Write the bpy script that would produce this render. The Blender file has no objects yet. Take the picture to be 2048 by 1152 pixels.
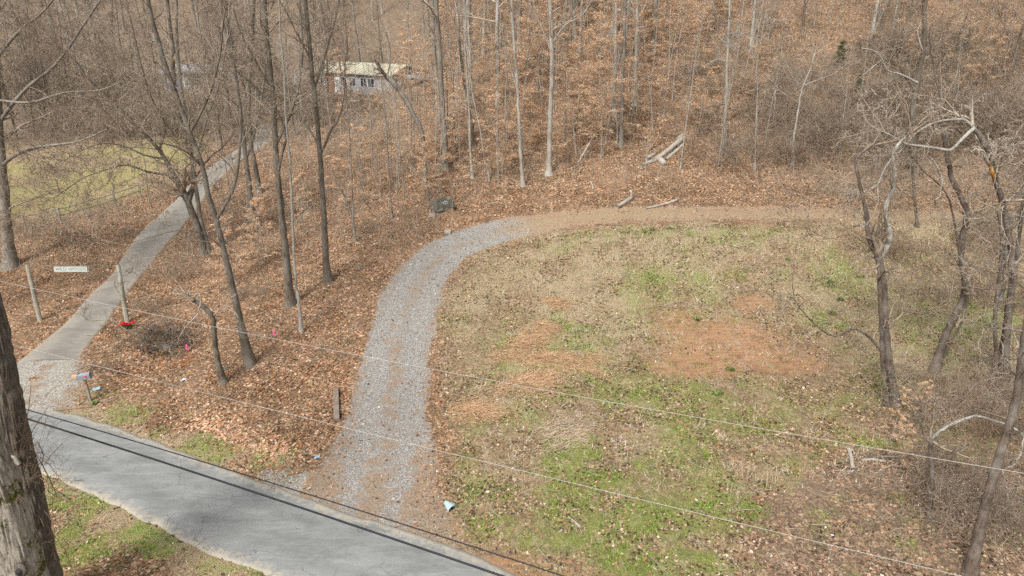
import bpy, bmesh, math, random
import numpy as np
from mathutils import Vector, Matrix, noise as mnoise

scene = bpy.context.scene
C = scene.collection
R = math.radians

# ------------------------------------------------------------------ camera
CAMH, PITCH, FPX = 17.0, R(22.0), 1384.0
cam_d = bpy.data.cameras.new('camera')
cam = bpy.data.objects.new('camera', cam_d); C.objects.link(cam)
cam_d.sensor_width = 36.0
cam_d.lens = 36.0 * FPX / 2048.0
cam_d.clip_start = 0.5; cam_d.clip_end = 2000
cam.location = (0, 0, CAMH); cam.rotation_euler = (R(90) - PITCH, 0, 0)
scene.camera = cam

# ------------------------------------------------------------------ light
w = bpy.data.worlds.new('World'); scene.world = w; w.use_nodes = True
nt = w.node_tree; nt.nodes.clear()
sky = nt.nodes.new('ShaderNodeTexSky'); sky.sky_type = 'NISHITA'; sky.sun_disc = False
SUN_EL, SUN_AZ = R(52), R(-150)      # azimuth clockwise from +Y: the sun stands behind the camera, to its left
sky.sun_elevation = SUN_EL; sky.sun_rotation = SUN_AZ; sky.dust_density = 4; sky.air_density = 1.2
hs = nt.nodes.new('ShaderNodeHueSaturation'); hs.inputs['Saturation'].default_value = 0.18   # an overcast sky is nearly neutral
bg = nt.nodes.new('ShaderNodeBackground'); bg.inputs['Strength'].default_value = 0.125
wo = nt.nodes.new('ShaderNodeOutputWorld')
nt.links.new(sky.outputs[0], hs.inputs['Color']); nt.links.new(hs.outputs[0], bg.inputs['Color']); nt.links.new(bg.outputs[0], wo.inputs[0])
sd = bpy.data.lights.new('sun', 'SUN'); sd.energy = 2.1; sd.angle = R(12); sd.color = (1, .965, .91)
so = bpy.data.objects.new('sun', sd); C.objects.link(so)
sdir = Vector((math.sin(SUN_AZ) * math.cos(SUN_EL), math.cos(SUN_AZ) * math.cos(SUN_EL), math.sin(SUN_EL)))
so.rotation_euler = sdir.to_track_quat('Z', 'Y').to_euler()
scene.view_settings.view_transform = 'Standard'; scene.view_settings.look = 'None'
scene.view_settings.gamma = 1; scene.view_settings.use_curve_mapping = False
scene.view_settings.exposure = 0.74
scene.cycles.use_denoising = False
scene.cycles.max_bounces = 4; scene.cycles.diffuse_bounces = 2; scene.cycles.glossy_bounces = 1
scene.cycles.transparent_max_bounces = 4; scene.cycles.use_adaptive_sampling = True

# ------------------------------------------------------------------ numpy noise
def lattice(seed, n=256):
    return np.random.default_rng(seed).random((n, n))
_LAT = {}
def vnoise(x, y, scale, seed=0):
    if seed not in _LAT: _LAT[seed] = lattice(seed)
    L = _LAT[seed]
    x = np.asarray(x, float) / scale + 1000; y = np.asarray(y, float) / scale + 1000
    xi = np.floor(x).astype(int); yi = np.floor(y).astype(int)
    fx = x - xi; fy = y - yi
    fx = fx * fx * (3 - 2 * fx); fy = fy * fy * (3 - 2 * fy)
    n = L.shape[0]
    a = L[yi % n, xi % n]; b = L[yi % n, (xi + 1) % n]; c = L[(yi + 1) % n, xi % n]; d = L[(yi + 1) % n, (xi + 1) % n]
    return (a * (1 - fx) + b * fx) * (1 - fy) + (c * (1 - fx) + d * fx) * fy
def fbm(x, y, scale, seed=0, o=3):
    s = 0; a = 1; t = 0
    for k in range(o):
        s = s + a * vnoise(x, y, scale / 2 ** k, seed + k); t += a; a *= .5
    return s / t
def sstep(a, b, x):
    t = np.clip((x - a) / (b - a), 0, 1); return t * t * (3 - 2 * t)

# ------------------------------------------------------------------ terrain
GX0, GY0, GS = -160.0, -12.0, 0.5
gx = np.arange(GX0, 160.01, GS); gy = np.arange(GY0, 340.01, GS)
PROF = {
 -60: [(-12,1.6),(10,1.2),(20,.2),(28,0),(34,.5),(50,1.2),(80,2.4),(95,4),(120,10),(150,19),(200,38),(340,82)],
 -30: [(-12,1.6),(10,1.2),(18,.4),(24,0),(31,0),(36,.3),(55,2),(70,3.8),(98,6),(112,7),(125,11),(150,20),(200,38),(340,82)],
 -18: [(-12,1.2),(8,1),(16,.2),(20,0),(27,0),(30,.4),(38,1),(55,2.8),(70,4.4),(98,6.2),(108,7.5),(125,12.5),(150,21),(200,39),(340,84)],
 -10: [(-12,1),(8,.5),(15,0),(23,0),(26,.35),(36,1.4),(45,3),(57,4.6),(75,7),(90,9),(110,13),(130,18),(160,28),(340,84)],
 -2:  [(-12,.5),(8,.1),(20,0),(24,.15),(36,1.6),(42,3),(45,3.8),(50,5.0),(60,7.5),(80,13),(100,19.5),(160,40),(340,95)],
 8:   [(-12,.3),(8,0),(16,0),(24,.2),(31,.9),(35,1.8),(41,4.0),(46,4.4),(49,5.2),(55,7.5),(65,11.3),(80,17.5),(100,26),(340,112)],
 25:  [(-12,0),(15,0),(24,.3),(31,1),(35,1.9),(41,4.3),(46.5,4.6),(50,6),(60,10),(75,17),(95,26),(340,116)],
 60:  [(-12,0),(15,0),(24,.3),(31,1),(35,1.9),(41,4.3),(46.5,4.6),(50,6),(60,10),(75,17),(95,26),(340,116)]}
xs = sorted(PROF)
cols = np.array([np.interp(gy, [p[0] for p in PROF[k]], [p[1] for p in PROF[k]]) for k in xs])
Z = np.empty((len(gy), len(gx)))
for j in range(len(gy)): Z[j] = np.interp(gx, xs, cols[:, j])
def blur(A, s):
    r = int(3 * s) + 1; k = np.exp(-np.arange(-r, r + 1) ** 2 / (2 * s * s)); k /= k.sum()
    P = np.pad(A, r, mode='edge')
    P = np.apply_along_axis(lambda v: np.convolve(v, k, 'valid'), 0, P)
    return np.apply_along_axis(lambda v: np.convolve(v, k, 'valid'), 1, P)
Z = blur(Z, 3.0)
GXX, GYY = np.meshgrid(gx, gy)
def H(x, y):
    x = np.asarray(x, float); y = np.asarray(y, float)
    u = np.clip((x - GX0) / GS, 0, len(gx) - 1.001); v = np.clip((y - GY0) / GS, 0, len(gy) - 1.001)
    i = u.astype(int); j = v.astype(int); fu = u - i; fv = v - j
    return (Z[j, i] * (1 - fu) + Z[j, i + 1] * fu) * (1 - fv) + (Z[j + 1, i] * (1 - fu) + Z[j + 1, i + 1] * fu) * fv
def h(x, y): return float(H(x, y))
cp, sp = math.cos(PITCH), math.sin(PITCH)
def ray(px, py):
    a = (px - 1024) / FPX; b = -(py - 576) / FPX
    return (a, cp + b * sp, -sp + b * cp)
TT = np.linspace(8, 320, 1600)
def at(px, py):
    """point of the terrain seen at a place of the photograph"""
    d = ray(px, py)
    X, Y, ZZ = TT * d[0], TT * d[1], CAMH + TT * d[2]
    g = ZZ - H(X, Y)
    k = int(np.argmax(g < 0))
    if g[k] >= 0: k = len(TT) - 1
    t = TT[k - 1] + (TT[k] - TT[k - 1]) * g[k - 1] / (g[k - 1] - g[k]) if k else TT[0]
    x, y = t * d[0], t * d[1]
    return Vector((x, y, h(x, y)))
def onY(px, py, Y):
    d = ray(px, py); t = Y / d[1]
    return Vector((t * d[0], Y, CAMH + t * d[2]))
def depth(p): return p.y * cp + (CAMH - p.z) * sp
def W(pts): return [tuple(at(*p)[:2]) for p in pts]

ROAD_FAR = W([(-260,735),(-60,775),(60,812),(150,824),(280,870),(400,915),(480,950),(600,990),(700,1028),(830,1064),(960,1112),(1040,1152),(1200,1230),(1420,1340)])
ROAD_NEAR = W([(-260,830),(-60,880),(60,935),(130,962),(200,995),(330,1060),(400,1100),(540,1152),(640,1200),(740,1250),(860,1320),(1000,1420)])
DRIVE = [(W([a])[0], W([b])[0]) for a, b in [((38,722),(164,718)),((104,668),(182,676)),((149,628),(215,640)),((180,588),(243,602)),((222,551),(271,567)),((246,508),(305,526)),((276,474),(333,491)),((305,442),(361,460)),((340,408),(392,418)),((368,380),(418,380)),((398,352),(448,352)),((430,325),(478,325)),((462,305),(508,305)),((500,280),(545,280)),((515,262),(552,262)),((520,248),(548,248))]]
GRAV = W([(722,1130),(730,1055),(742,985),(764,915),(780,800),(790,720),(810,620),(835,560),(875,505),(940,470),(1050,447),(1180,434)])
TRACK = W([(1190,434),(1300,428),(1450,428),(1600,430),(1760,434),(1900,438),(2048,442),(2200,446)])

def seg_dist(px, py, pts, closed=False):
    d = np.full(np.shape(px), 1e9)
    n = len(pts)
    for i in range(n if closed else n - 1):
        ax, ay = pts[i]; bx, by = pts[(i + 1) % n]
        dx, dy = bx - ax, by - ay
        t = np.clip(((px - ax) * dx + (py - ay) * dy) / (dx * dx + dy * dy + 1e-9), 0, 1)
        d = np.minimum(d, np.hypot(px - ax - t * dx, py - ay - t * dy))
    return d
def inside(px, py, pts):
    c = np.zeros(np.shape(px), bool); n = len(pts)
    for i in range(n):
        ax, ay = pts[i]; bx, by = pts[(i + 1) % n]
        cond = ((ay > py) != (by > py)) & (px < (bx - ax) * (py - ay) / ((by - ay) if by != ay else 1e-9) + ax)
        c ^= cond
    return c
def sdf(px, py, pts):           # negative inside
    return np.where(inside(px, py, pts), -1, 1) * seg_dist(px, py, pts, True)
ROADP = ROAD_FAR + ROAD_NEAR[::-1]
DRIVEP = [a for a, b in DRIVE] + [b for a, b in DRIVE][::-1]
def resample(pts, step):
    out = []
    for (ax, ay), (bx, by) in zip(pts, pts[1:]):
        n = max(1, int(math.hypot(bx - ax, by - ay) / step))
        for i in range(n): out.append((ax + (bx - ax) * i / n, ay + (by - ay) * i / n))
    out.append(pts[-1]); return out
def smooth(pts, k=6):
    a = np.array(pts)
    for _ in range(k):
        b = a.copy(); b[1:-1] = (a[:-2] + 2 * a[1:-1] + a[2:]) / 4; a = b
    return [tuple(p) for p in a]
GRAVS = smooth(resample(GRAV, .6), 12); TRACKS = smooth(resample(TRACK, .8), 14)

# level the ground under the road and cut the ditch by the brush pile
sr = sdf(GXX, GYY, ROADP); k = 1 - sstep(-.3, 2.2, sr); Z = Z * (1 - k) + 0.0 * k
Z += (fbm(GXX, GYY, 7, 11) - .5) * .5 * sstep(1, 7, sr) * (GYY > 5)
dc = at(330, 705)
Z -= .7 * np.exp(-(((GXX - dc.x) * .8 - (GYY - dc.y) * .6) / 1.0) ** 2 - (((GXX - dc.x) * .6 + (GYY - dc.y) * .8) / 2.6) ** 2)
Z += .9 * np.exp(-((GXX - at(60, 560).x) / 5) ** 2 - ((GYY - at(60, 500).y) / 4) ** 2) * sstep(.5, 4, sdf(GXX, GYY, DRIVEP))

# ------------------------------------------------------------------ zones
FIELD = W([(905,560),(940,510),(1000,478),(1090,456),(1250,446),(1500,446),(1800,450),(2060,456),(2300,470),(2300,690),(2040,730),(1880,780),(1720,850),(1600,930),(1530,1010),(1500,1100),(1480,1300),(1250,1300),(1080,1170),(950,1100),(870,1060),(880,900),(880,780),(880,660)])
LAWN = W([(-200,400),(-200,300),(120,285),(260,280),(400,272),(415,300),(385,335),(330,368),(200,420),(60,440)])
VERGE = W([(-200,1000),(60,965),(200,1010),(330,1075),(540,1165),(700,1260),(300,1500),(-300,1400)])
def blobs(x, y, lst):
    s = np.zeros(np.shape(x))
    for px, py, rx, ry, wgt in lst:
        c = at(px, py)
        s = np.maximum(s, wgt * np.exp(-((x - c.x) / rx) ** 2 - ((y - c.y) / ry) ** 2))
    return s
GREENS = [(1180,930,3.2,1.6,1),(1080,985,2.2,1.2,1),(1290,1050,2.4,1.2,1),(1330,1130,3,1,1),(950,1050,1.8,.8,.7),(1130,1090,2,.8,.6),(1200,800,3,1.4,.7),(1050,840,1.5,1,.6),(1380,780,3,1,.4),
          (1680,545,3,2,.5),(1640,640,2,1.6,.5),(1330,560,3,2.5,.3),(1450,620,3,1.5,.3),(1740,760,2.5,1.6,.7),(1950,650,4,2.5,.45),(1600,900,3,2,.45),(1500,1000,3,1.5,.5),(1750,900,3,1.5,.4),
          (180,1050,2,1.2,.9),(140,1110,1.5,.8,.8),(340,1120,1.6,.8,.35),(560,905,1.5,.5,.5),(900,640,.8,2,.3),(1150,660,1.5,1.5,.6),(1430,870,2,1.4,.5),(1250,480,2,.8,.3),(1000,700,2,3,.25),(1110,730,2.5,1,.5)]
DIRTS = [(1480,690,4.2,2.3,1),(1400,730,3,1.2,.9),(1570,730,2.6,1.2,.9),(1510,610,1.4,.9,1),(1360,650,2,1.6,.7),(740,1010,2.0,1.0,.9),(850,1060,2.2,.6,.9),(640,960,1.6,.8,.6),(1080,1160,2.4,.6,.8),(990,1125,1.6,.5,.8),(1450,330,2.5,1.2,.3)]
STRAWS = [(1150,860,1.6,1,1),(1100,700,2,2,.7),(1060,740,2,2,.6),(1300,520,4,3,.75),(1250,600,3,2,.6),(1520,480,6,1.5,.8),(1700,600,5,3,.6),(1850,700,5,4,.6),(1500,950,2,1,.6),(1400,560,3,3,.6),(1900,440,12,1.6,.8),(950,560,1.5,2,.4)]
def zones(x, y):
    """green, straw, dirt, litter, lawn (each 0..1) of the ground at x, y"""
    n1 = fbm(x, y, 2.4, 3); n2 = fbm(x, y, 1.1, 7); n3 = fbm(x, y, 4.5, 15)
    f = 1 - sstep(-1.0, 1.0, sdf(x, y, FIELD) + (n1 - .5) * 2)
    lw = 1 - sstep(-2.5, 2.5, sdf(x, y, LAWN) + (n3 - .5) * 5)
    vg = 1 - sstep(-.6, .8, sdf(x, y, VERGE))
    shoulder = np.exp(-(np.clip(sdf(x, y, ROADP) - 1.0, 0, 99) / .9) ** 2) * (f < .5)
    grey = np.clip(sstep(62, 88, y) * sstep(-6, -22, x) + .6 * sstep(44, 50, y) * sstep(14, 26, x) * (1 - .8 * sstep(58, 78, y + x * .25 + 8 * (n3 - .5))) + .6 * (1 - f) * (x > 6) * (y < 40), 0, 1)
    g = blobs(x, y, GREENS)
    green = np.clip(f * (.20 + .9 * sstep(.46, .7, n1)) * .40 + g * sstep(.25, .65, n2), 0, 1) * np.clip(f + vg + (g > .3), 0, 1)
    green = np.clip(green + lw * (.25 + .85 * sstep(.40, .66, n3)), 0, 1)
    dirt = np.clip(blobs(x, y, DIRTS) * (0.55 + .9 * n1), 0, 1)
    near = np.exp(-(seg_dist(x, y, GRAVS) / 2.4) ** 4) * .35
    dirt = np.clip(np.maximum(dirt, near), 0, 1)
    straw = np.clip(f * (.35 + .8 * sstep(.4, .7, fbm(x, y, 3.0, 21))) * .8 + blobs(x, y, STRAWS) * sstep(.3, .6, n2) + lw * .55, 0, 1) * (1 - dirt)
    sr = sdf(x, y, ROADP)
    edge = np.exp(-(np.clip(sr, 0, 9) / .7) ** 2)
    straw = np.clip(straw + edge * .5 + shoulder * .5 * sstep(.3, .6, n1), 0, 1); green = np.clip(green + shoulder * .55 * sstep(.45, .65, n2), 0, 1)
    green = green * (1 - dirt * .6); green = np.clip(green + .35 * (1 - f) * (x > 6) * (y < 36) * sstep(.5, .7, n2), 0, 1)
    straw = straw * (1 - .45 * f * sstep(31, 26, y)) if False else straw * (1 - .5 * f * (1 - sstep(25, 31, y)))
    return green, straw, dirt, f, lw, grey

# ------------------------------------------------------------------ mesh helpers
def meshobj(name, verts, faces, mat=None, parent=None, smooth_=False):
    me = bpy.data.meshes.new(name)
    if isinstance(verts, np.ndarray):
        faces = np.asarray(faces, dtype=np.int32); nv = len(verts); nf, k = faces.shape
        me.vertices.add(nv); me.vertices.foreach_set('co', verts.astype(np.float32).ravel())
        me.loops.add(nf * k); me.loops.foreach_set('vertex_index', faces.ravel())
        me.polygons.add(nf); me.polygons.foreach_set('loop_start', np.arange(0, nf * k, k, dtype=np.int32))
        me.update(calc_edges=True)
    else:
        me.from_pydata(verts, [], faces)
    if smooth_: me.polygons.foreach_set('use_smooth', np.ones(len(me.polygons), bool))
    if mat: me.materials.append(mat)
    o = bpy.data.objects.new(name, me); C.objects.link(o)
    if parent: o.parent = parent
    return o
def vattr(o, name, vals, dom='POINT'):
    vals = np.asarray(vals, np.float32)
    if vals.ndim == 1:
        a = o.data.attributes.new(name, 'FLOAT', dom); a.data.foreach_set('value', vals)
    else:
        a = o.data.attributes.new(name, 'FLOAT_VECTOR', dom); a.data.foreach_set('vector', vals.ravel())
def tag(o, label=None, cat=None, group=None, kind=None):
    if label: o['label'] = label
    if cat: o['category'] = cat
    if group: o['group'] = group
    if kind: o['kind'] = kind
    return o
def empty(name, loc=(0, 0, 0), rz=0):
    o = bpy.data.objects.new(name, None); C.objects.link(o); o.location = loc; o.rotation_euler = (0, 0, rz); o.empty_display_size = .2
    return o

class TB:
    """collects tapered tubes, all built in a few numpy passes"""
    def __init__(s): s.t = []
    def add(s, pts, rad, sides=5, cap=True): s.t.append((pts, rad, sides))
    def mesh(s, name, mat, parent=None, ref=0, org=None):
        groups = {}
        for pts, rad, sd_ in s.t: groups.setdefault((len(pts), sd_), []).append((pts, rad))
        V = []; F = []; off = 0
        for (n, k), lst in groups.items():
            P = np.array([[tuple(q) for q in a] for a, b in lst], float); Rr = np.array([b for a, b in lst], float)
            T = np.empty_like(P); T[:, 1:-1] = P[:, 2:] - P[:, :-2]; T[:, 0] = P[:, 1] - P[:, 0]; T[:, -1] = P[:, -1] - P[:, -2]
            T /= np.linalg.norm(T, axis=2, keepdims=True) + 1e-9
            m = P[:, -1] - P[:, 0]; m /= np.linalg.norm(m, axis=1, keepdims=True) + 1e-9
            ref_ = np.where(np.abs(m[:, 2:3]) < .8, np.array([[0, 0, 1.]]), np.array([[1., 0, 0]]))
            A = np.cross(T, ref_[:, None, :]); A /= np.linalg.norm(A, axis=2, keepdims=True) + 1e-9
            B = np.cross(T, A)
            th = np.arange(k) * 2 * np.pi / k
            ring = P[:, :, None, :] + Rr[:, :, None, None] * (np.cos(th)[None, None, :, None] * A[:, :, None, :] + np.sin(th)[None, None, :, None] * B[:, :, None, :])
            M = len(lst)
            V.append(ring.reshape(-1, 3))
            base = off + np.arange(M)[:, None, None] * n * k + np.arange(n - 1)[None, :, None] * k
            i0 = base + np.arange(k)[None, None, :]; i1 = base + ((np.arange(k) + 1) % k)[None, None, :]
            F.append(np.stack([i0, i1, i1 + k, i0 + k], -1).reshape(-1, 4))
            # end cap as one degenerate-free quad fan is skipped on twigs; thick pieces get a cap vertex
            if k >= 6:
                e = off + np.arange(M)[:, None] * n * k
                for end in (0, n - 1):
                    q = e + end * k
                    fan = [np.concatenate([q, q + a, q + a + 1, q + a + 2], 1) for a in range(1, k - 2, 2)]
                    F.append(np.concatenate(fan, 0))
            off += M * n * k
        if not V: return None
        V = np.concatenate(V)
        if org is not None: V = V - np.array(org)
        return meshobj(name, V, np.concatenate(F), mat, parent, True)

def box_bm(bm, c, s, rot=None, bev=0):
    m = Matrix.Translation(c) @ (rot.to_4x4() if rot else Matrix()) @ Matrix.Diagonal((*s, 1))
    r = bmesh.ops.create_cube(bm, size=1, matrix=m)
    if bev:
        es = list({e for v in r['verts'] for e in v.link_edges})
        bmesh.ops.bevel(bm, geom=es, offset=bev, segments=1, affect='EDGES')
def bmobj(name, bm, mat, parent=None, sm=False):
    me = bpy.data.meshes.new(name); bm.to_mesh(me); bm.free(); me.materials.append(mat)
    if sm:
        for p in me.polygons: p.use_smooth = True
    o = bpy.data.objects.new(name, me); C.objects.link(o)
    if parent: o.parent = parent
    return o
def boxes(name, lst, mat, parent=None, bev=0):
    bm = bmesh.new()
    for it in lst: box_bm(bm, *it[:2], rot=it[2] if len(it) > 2 else None, bev=bev)
    return bmobj(name, bm, mat, parent)

# ------------------------------------------------------------------ materials
class N:
    def __init__(s, name, group=False):
        if group: s.t = bpy.data.node_groups.new(name, 'ShaderNodeTree'); s.m = None
        else:
            s.m = bpy.data.materials.new(name); s.m.use_nodes = True; s.t = s.m.node_tree; s.t.nodes.clear()
    def n(s, typ, ins=None, **kw):
        x = s.t.nodes.new('ShaderNode' + typ)
        for k_, v in kw.items(): setattr(x, k_, v)
        for k_, v in (ins or {}).items():
            if isinstance(v, bpy.types.NodeSocket): s.t.links.new(v, x.inputs[k_])
            else: x.inputs[k_].default_value = v
        return x
    def pos(s): return s.n('TexCoord').outputs['Object']
    def world(s): return s.n('NewGeometry').outputs['Position']
    def attr(s, name): return s.n('Attribute', attribute_name=name)
    def noise(s, v, scale, detail=3, rough=.6, dist=0): return s.n('TexNoise', {'Vector': v, 'Scale': scale, 'Detail': detail, 'Roughness': rough, 'Distortion': dist}).outputs[0]
    def ramp(s, f, stops, interp='LINEAR'):
        x = s.n('ValToRGB', {'Fac': f}); cr = x.color_ramp; cr.interpolation = interp
        while len(cr.elements) > 1: cr.elements.remove(cr.elements[-1])
        cr.elements[0].position = stops[0][0]; cr.elements[0].color = (*stops[0][1], 1)
        for p, c in stops[1:]:
            e = cr.elements.new(p); e.color = (*c, 1)
        return x.outputs[0]
    def mix(s, f, a, b, mode='MIX'):
        x = s.n('MixRGB', blend_type=mode)
        for k_, v in ((0, f), (1, a), (2, b)):
            if isinstance(v, bpy.types.NodeSocket): s.t.links.new(v, x.inputs[k_])
            else: x.inputs[k_].default_value = (*v, 1) if isinstance(v, tuple) and len(v) == 3 else v
        return x.outputs[0]
    def math(s, op, a, b=0.0, c=None, clamp=False):
        x = s.n('Math', operation=op, use_clamp=clamp)
        for i, v in enumerate((a, b, c)):
            if v is None: continue
            if isinstance(v, bpy.types.NodeSocket): s.t.links.new(v, x.inputs[i])
            else: x.inputs[i].default_value = v
        return x.outputs[0]
    def out(s, col, rough=.9, bump=None, bs=.3, bd=.05, spec=.2, metal=0, trans=0):
        b = s.n('BsdfPrincipled')
        for k_, v in (('Base Color', col), ('Roughness', rough), ('Specular IOR Level', spec), ('Metallic', metal)):
            if isinstance(v, bpy.types.NodeSocket): s.t.links.new(v, b.inputs[k_])
            else: b.inputs[k_].default_value = (*v, 1) if isinstance(v, tuple) and len(v) == 3 else v
        if bump is not None:
            bp = s.n('Bump', {'Height': bump, 'Strength': bs, 'Distance': bd}); s.t.links.new(bp.outputs[0], b.inputs['Normal'])
        o = s.n('OutputMaterial')
        s.t.links.new(b.outputs[0], o.inputs[0])
        return s.m
def thr(g, mask, nz, k=1.6, soft=4.0):
    """mask pushed by a noise into ragged patches"""
    a = g.math('ADD', mask, g.math('MULTIPLY', g.math('SUBTRACT', nz, .5), k))
    return g.math('MULTIPLY_ADD', g.math('SUBTRACT', a, .5), soft, .5, clamp=True)

def ground_colour(g):
    """litter, straw, grass and bare earth mixed by the zone attributes; returns colour and height"""
    p = g.world()
    z1 = g.n('SeparateXYZ', {0: g.attr('zone').outputs['Vector']}); z2 = g.n('SeparateXYZ', {0: g.attr('zone2').outputs['Vector']})
    green, straw, dirt = z1.outputs[0], z1.outputs[1], z1.outputs[2]; field = z2.outputs[0]; lawn = z2.outputs[1]
    wp = g.n('VectorMath', {0: p, 1: g.n('VectorMath', {0: g.n('TexNoise', {'Vector': p, 'Scale': 9.0}).outputs['Color'], 3: .12}, operation='SCALE').outputs[0]}, operation='ADD').outputs[0]
    vo = g.n('TexVoronoi', {'Vector': wp, 'Scale': 11.0}); vo2 = g.n('TexVoronoi', {'Vector': wp, 'Scale': 23.0})
    r1 = g.n('SeparateColor', {0: vo.outputs['Color']}); r2 = g.n('SeparateColor', {0: vo2.outputs['Color']})
    lit = g.ramp(r1.outputs[0], [(0, (.045, .028, .018)), (.2, (.10, .057, .033)), (.4, (.19, .102, .054)), (.6, (.30, .16, .082)), (.8, (.41, .235, .13)), (.93, (.53, .36, .24)), (1, (.62, .48, .37))])
    lit2 = g.ramp(r2.outputs[1], [(0, (.03, .02, .014)), (.4, (.12, .075, .046)), (.7, (.26, .16, .092)), (1, (.48, .36, .25))])
    lit = g.mix(g.math('GREATER_THAN', r1.outputs[1], .45), lit, lit2)
    big = g.noise(p, .35, 4); big2 = g.noise(p, 1.1, 4)
    lit = g.mix(g.ramp(big2, [(.36, (0, 0, 0)), (.60, (1, 1, 1))]), g.mix(.55, lit, (.085, .055, .034)), lit)
    lit = g.mix(g.ramp(big, [(.48, (0, 0, 0)), (.68, (.45, .45, .45))]), lit, g.mix(.5, lit, (.40, .25, .17)))
    grey = z2.outputs[2]
    lit = g.mix(g.math('MULTIPLY', grey, .8), lit, g.mix(.65, lit, g.ramp(g.noise(p, 3.0, 5, .75), [(.35, (.085, .07, .054)), (.65, (.25, .21, .165))])))
    lit = g.mix(g.math('MULTIPLY', field, .75), lit, g.mix(.6, lit, g.ramp(g.noise(p, 7, 5, .8), [(.35, (.07, .05, .028)), (.65, (.34, .26, .16))])))
    fine = g.noise(p, 26, 4, .7); fine2 = g.noise(p, 55, 3, .7); med = g.noise(p, 5, 4, .65)
    st = g.ramp(fine, [(.34, (.06, .042, .024)), (.48, (.24, .175, .105)), (.66, (.52, .43, .30))])
    gr = g.ramp(fine, [(.34, (.04, .06, .012)), (.48, (.115, .18, .024)), (.66, (.24, .34, .05))])
    gr = g.mix(g.math('MULTIPLY', lawn, .8), gr, g.ramp(g.noise(p, 9, 4, .7), [(.3, (.17, .14, .06)), (.5, (.29, .26, .11)), (.7, (.40, .37, .17))]))
    sv = g.n('Mapping', {'Vector': p, 'Rotation': (0, 0, .12), 'Scale': (.5, 5.5, 5.5)})
    er = g.ramp(g.noise(sv.outputs[0], 1.6, 5, .7), [(.34, (.085, .045, .025)), (.46, (.27, .135, .07)), (.6, (.34, .18, .095)), (.74, (.45, .29, .18))])
    er = g.mix(.35, er, g.ramp(fine2, [(.3, (.1, .055, .03)), (.7, (.5, .33, .22))]))
    c = g.mix(thr(g, straw, med, 2.4, 3), lit, st)
    c = g.mix(g.math('MULTIPLY', thr(g, dirt, g.noise(p, 2.6, 6, .8), 1.5, 2.4), .92), c, er)
    c = g.mix(g.math('MULTIPLY', thr(g, green, g.noise(p, 5.5, 6, .9), 4.0, 2.6), .58), c, gr)
    sk = g.ramp(g.noise(g.n('Mapping', {'Vector': p, 'Rotation': (0, 0, .5), 'Scale': (2.2, .8, 1)}).outputs[0], 1.5, 6, .8), [(.52, (0, 0, 0)), (.68, (1, 1, 1))])
    c = g.mix(g.math('MULTIPLY', g.math('MULTIPLY', sk, field), .45), c, g.ramp(fine, [(.35, (.26, .2, .14)), (.65, (.62, .53, .42))]))
    dk = g.ramp(g.noise(p, 2.2, 6, .85), [(.36, (1, 1, 1)), (.47, (0, 0, 0))])
    c = g.mix(g.math('MULTIPLY', g.math('MULTIPLY', dk, field), .55), c, (.075, .055, .032))
    hgt = g.math('ADD', g.math('MULTIPLY', r1.outputs[2], .5), g.math('ADD', fine, g.math('MULTIPLY', big2, .6)))
    return c, hgt
def MAT_ground():
    g = N('ground_litter'); c, hh = ground_colour(g); return g.out(c, .95, hh, .55, .06, .1)
def MAT_gravel(name, col3, dirtcol, amount):
    g = N(name); c, hh = ground_colour(g); p = g.world()
    vo = g.n('TexVoronoi', {'Vector': p, 'Scale': 27.0}); r1 = g.n('SeparateColor', {0: vo.outputs['Color']})
    gv = g.ramp(r1.outputs[0], [(0, col3[0]), (.5, col3[1]), (.88, col3[2]), (1, (.5, .48, .45))])
    gv = g.mix(.35, gv, g.ramp(g.noise(p, 60, 3, .7), [(.3, col3[0]), (.7, col3[2])]))
    ed = g.attr('edge').outputs['Fac']; rut = g.attr('rut').outputs['Fac']
    tkf = g.math('MULTIPLY_ADD', g.math('SUBTRACT', g.math('ADD', g.attr('earth').outputs['Fac'], g.math('MULTIPLY', g.math('SUBTRACT', g.noise(p, 1.3, 6, .8), .5), 1.1)), .5), 2.2, .5, clamp=True)
    earth = g.mix(thr(g, g.math('MULTIPLY', rut, .9), g.noise(p, 2.5, 6, .8), 2.0, 2.2), g.ramp(g.noise(p, 18, 4, .75), [(.3, (.13, .085, .052)), (.5, (.28, .195, .125)), (.72, (.42, .32, .225))]), g.ramp(g.noise(p, 24, 4, .75), [(.34, (.10, .085, .04)), (.5, (.27, .225, .125)), (.68, (.45, .38, .25))]))
    d = g.ramp(g.noise(p, 14, 4, .7), [(.3, dirtcol[0]), (.5, dirtcol[1]), (.75, dirtcol[2])])
    f1 = g.math('MULTIPLY_ADD', g.math('SUBTRACT', g.math('ADD', rut, g.math('MULTIPLY', g.math('SUBTRACT', g.noise(p, 1.6, 5, .7), .5), 2.0)), .5), 2.5, .5, clamp=True)
    gv = g.mix(g.math('MULTIPLY', f1, amount), gv, d); gv = g.mix(tkf, gv, earth)
    f2 = g.math('MULTIPLY_ADD', g.math('SUBTRACT', g.math('ADD', ed, g.math('MULTIPLY', g.math('SUBTRACT', g.noise(p, 3.5, 5, .75), .5), 1.7)), .5), 5, .5, clamp=True)
    c = g.mix(f2, gv, c)
    return g.out(c, .95, g.math('ADD', hh, r1.outputs[1]), .5, .04, .15)
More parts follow.
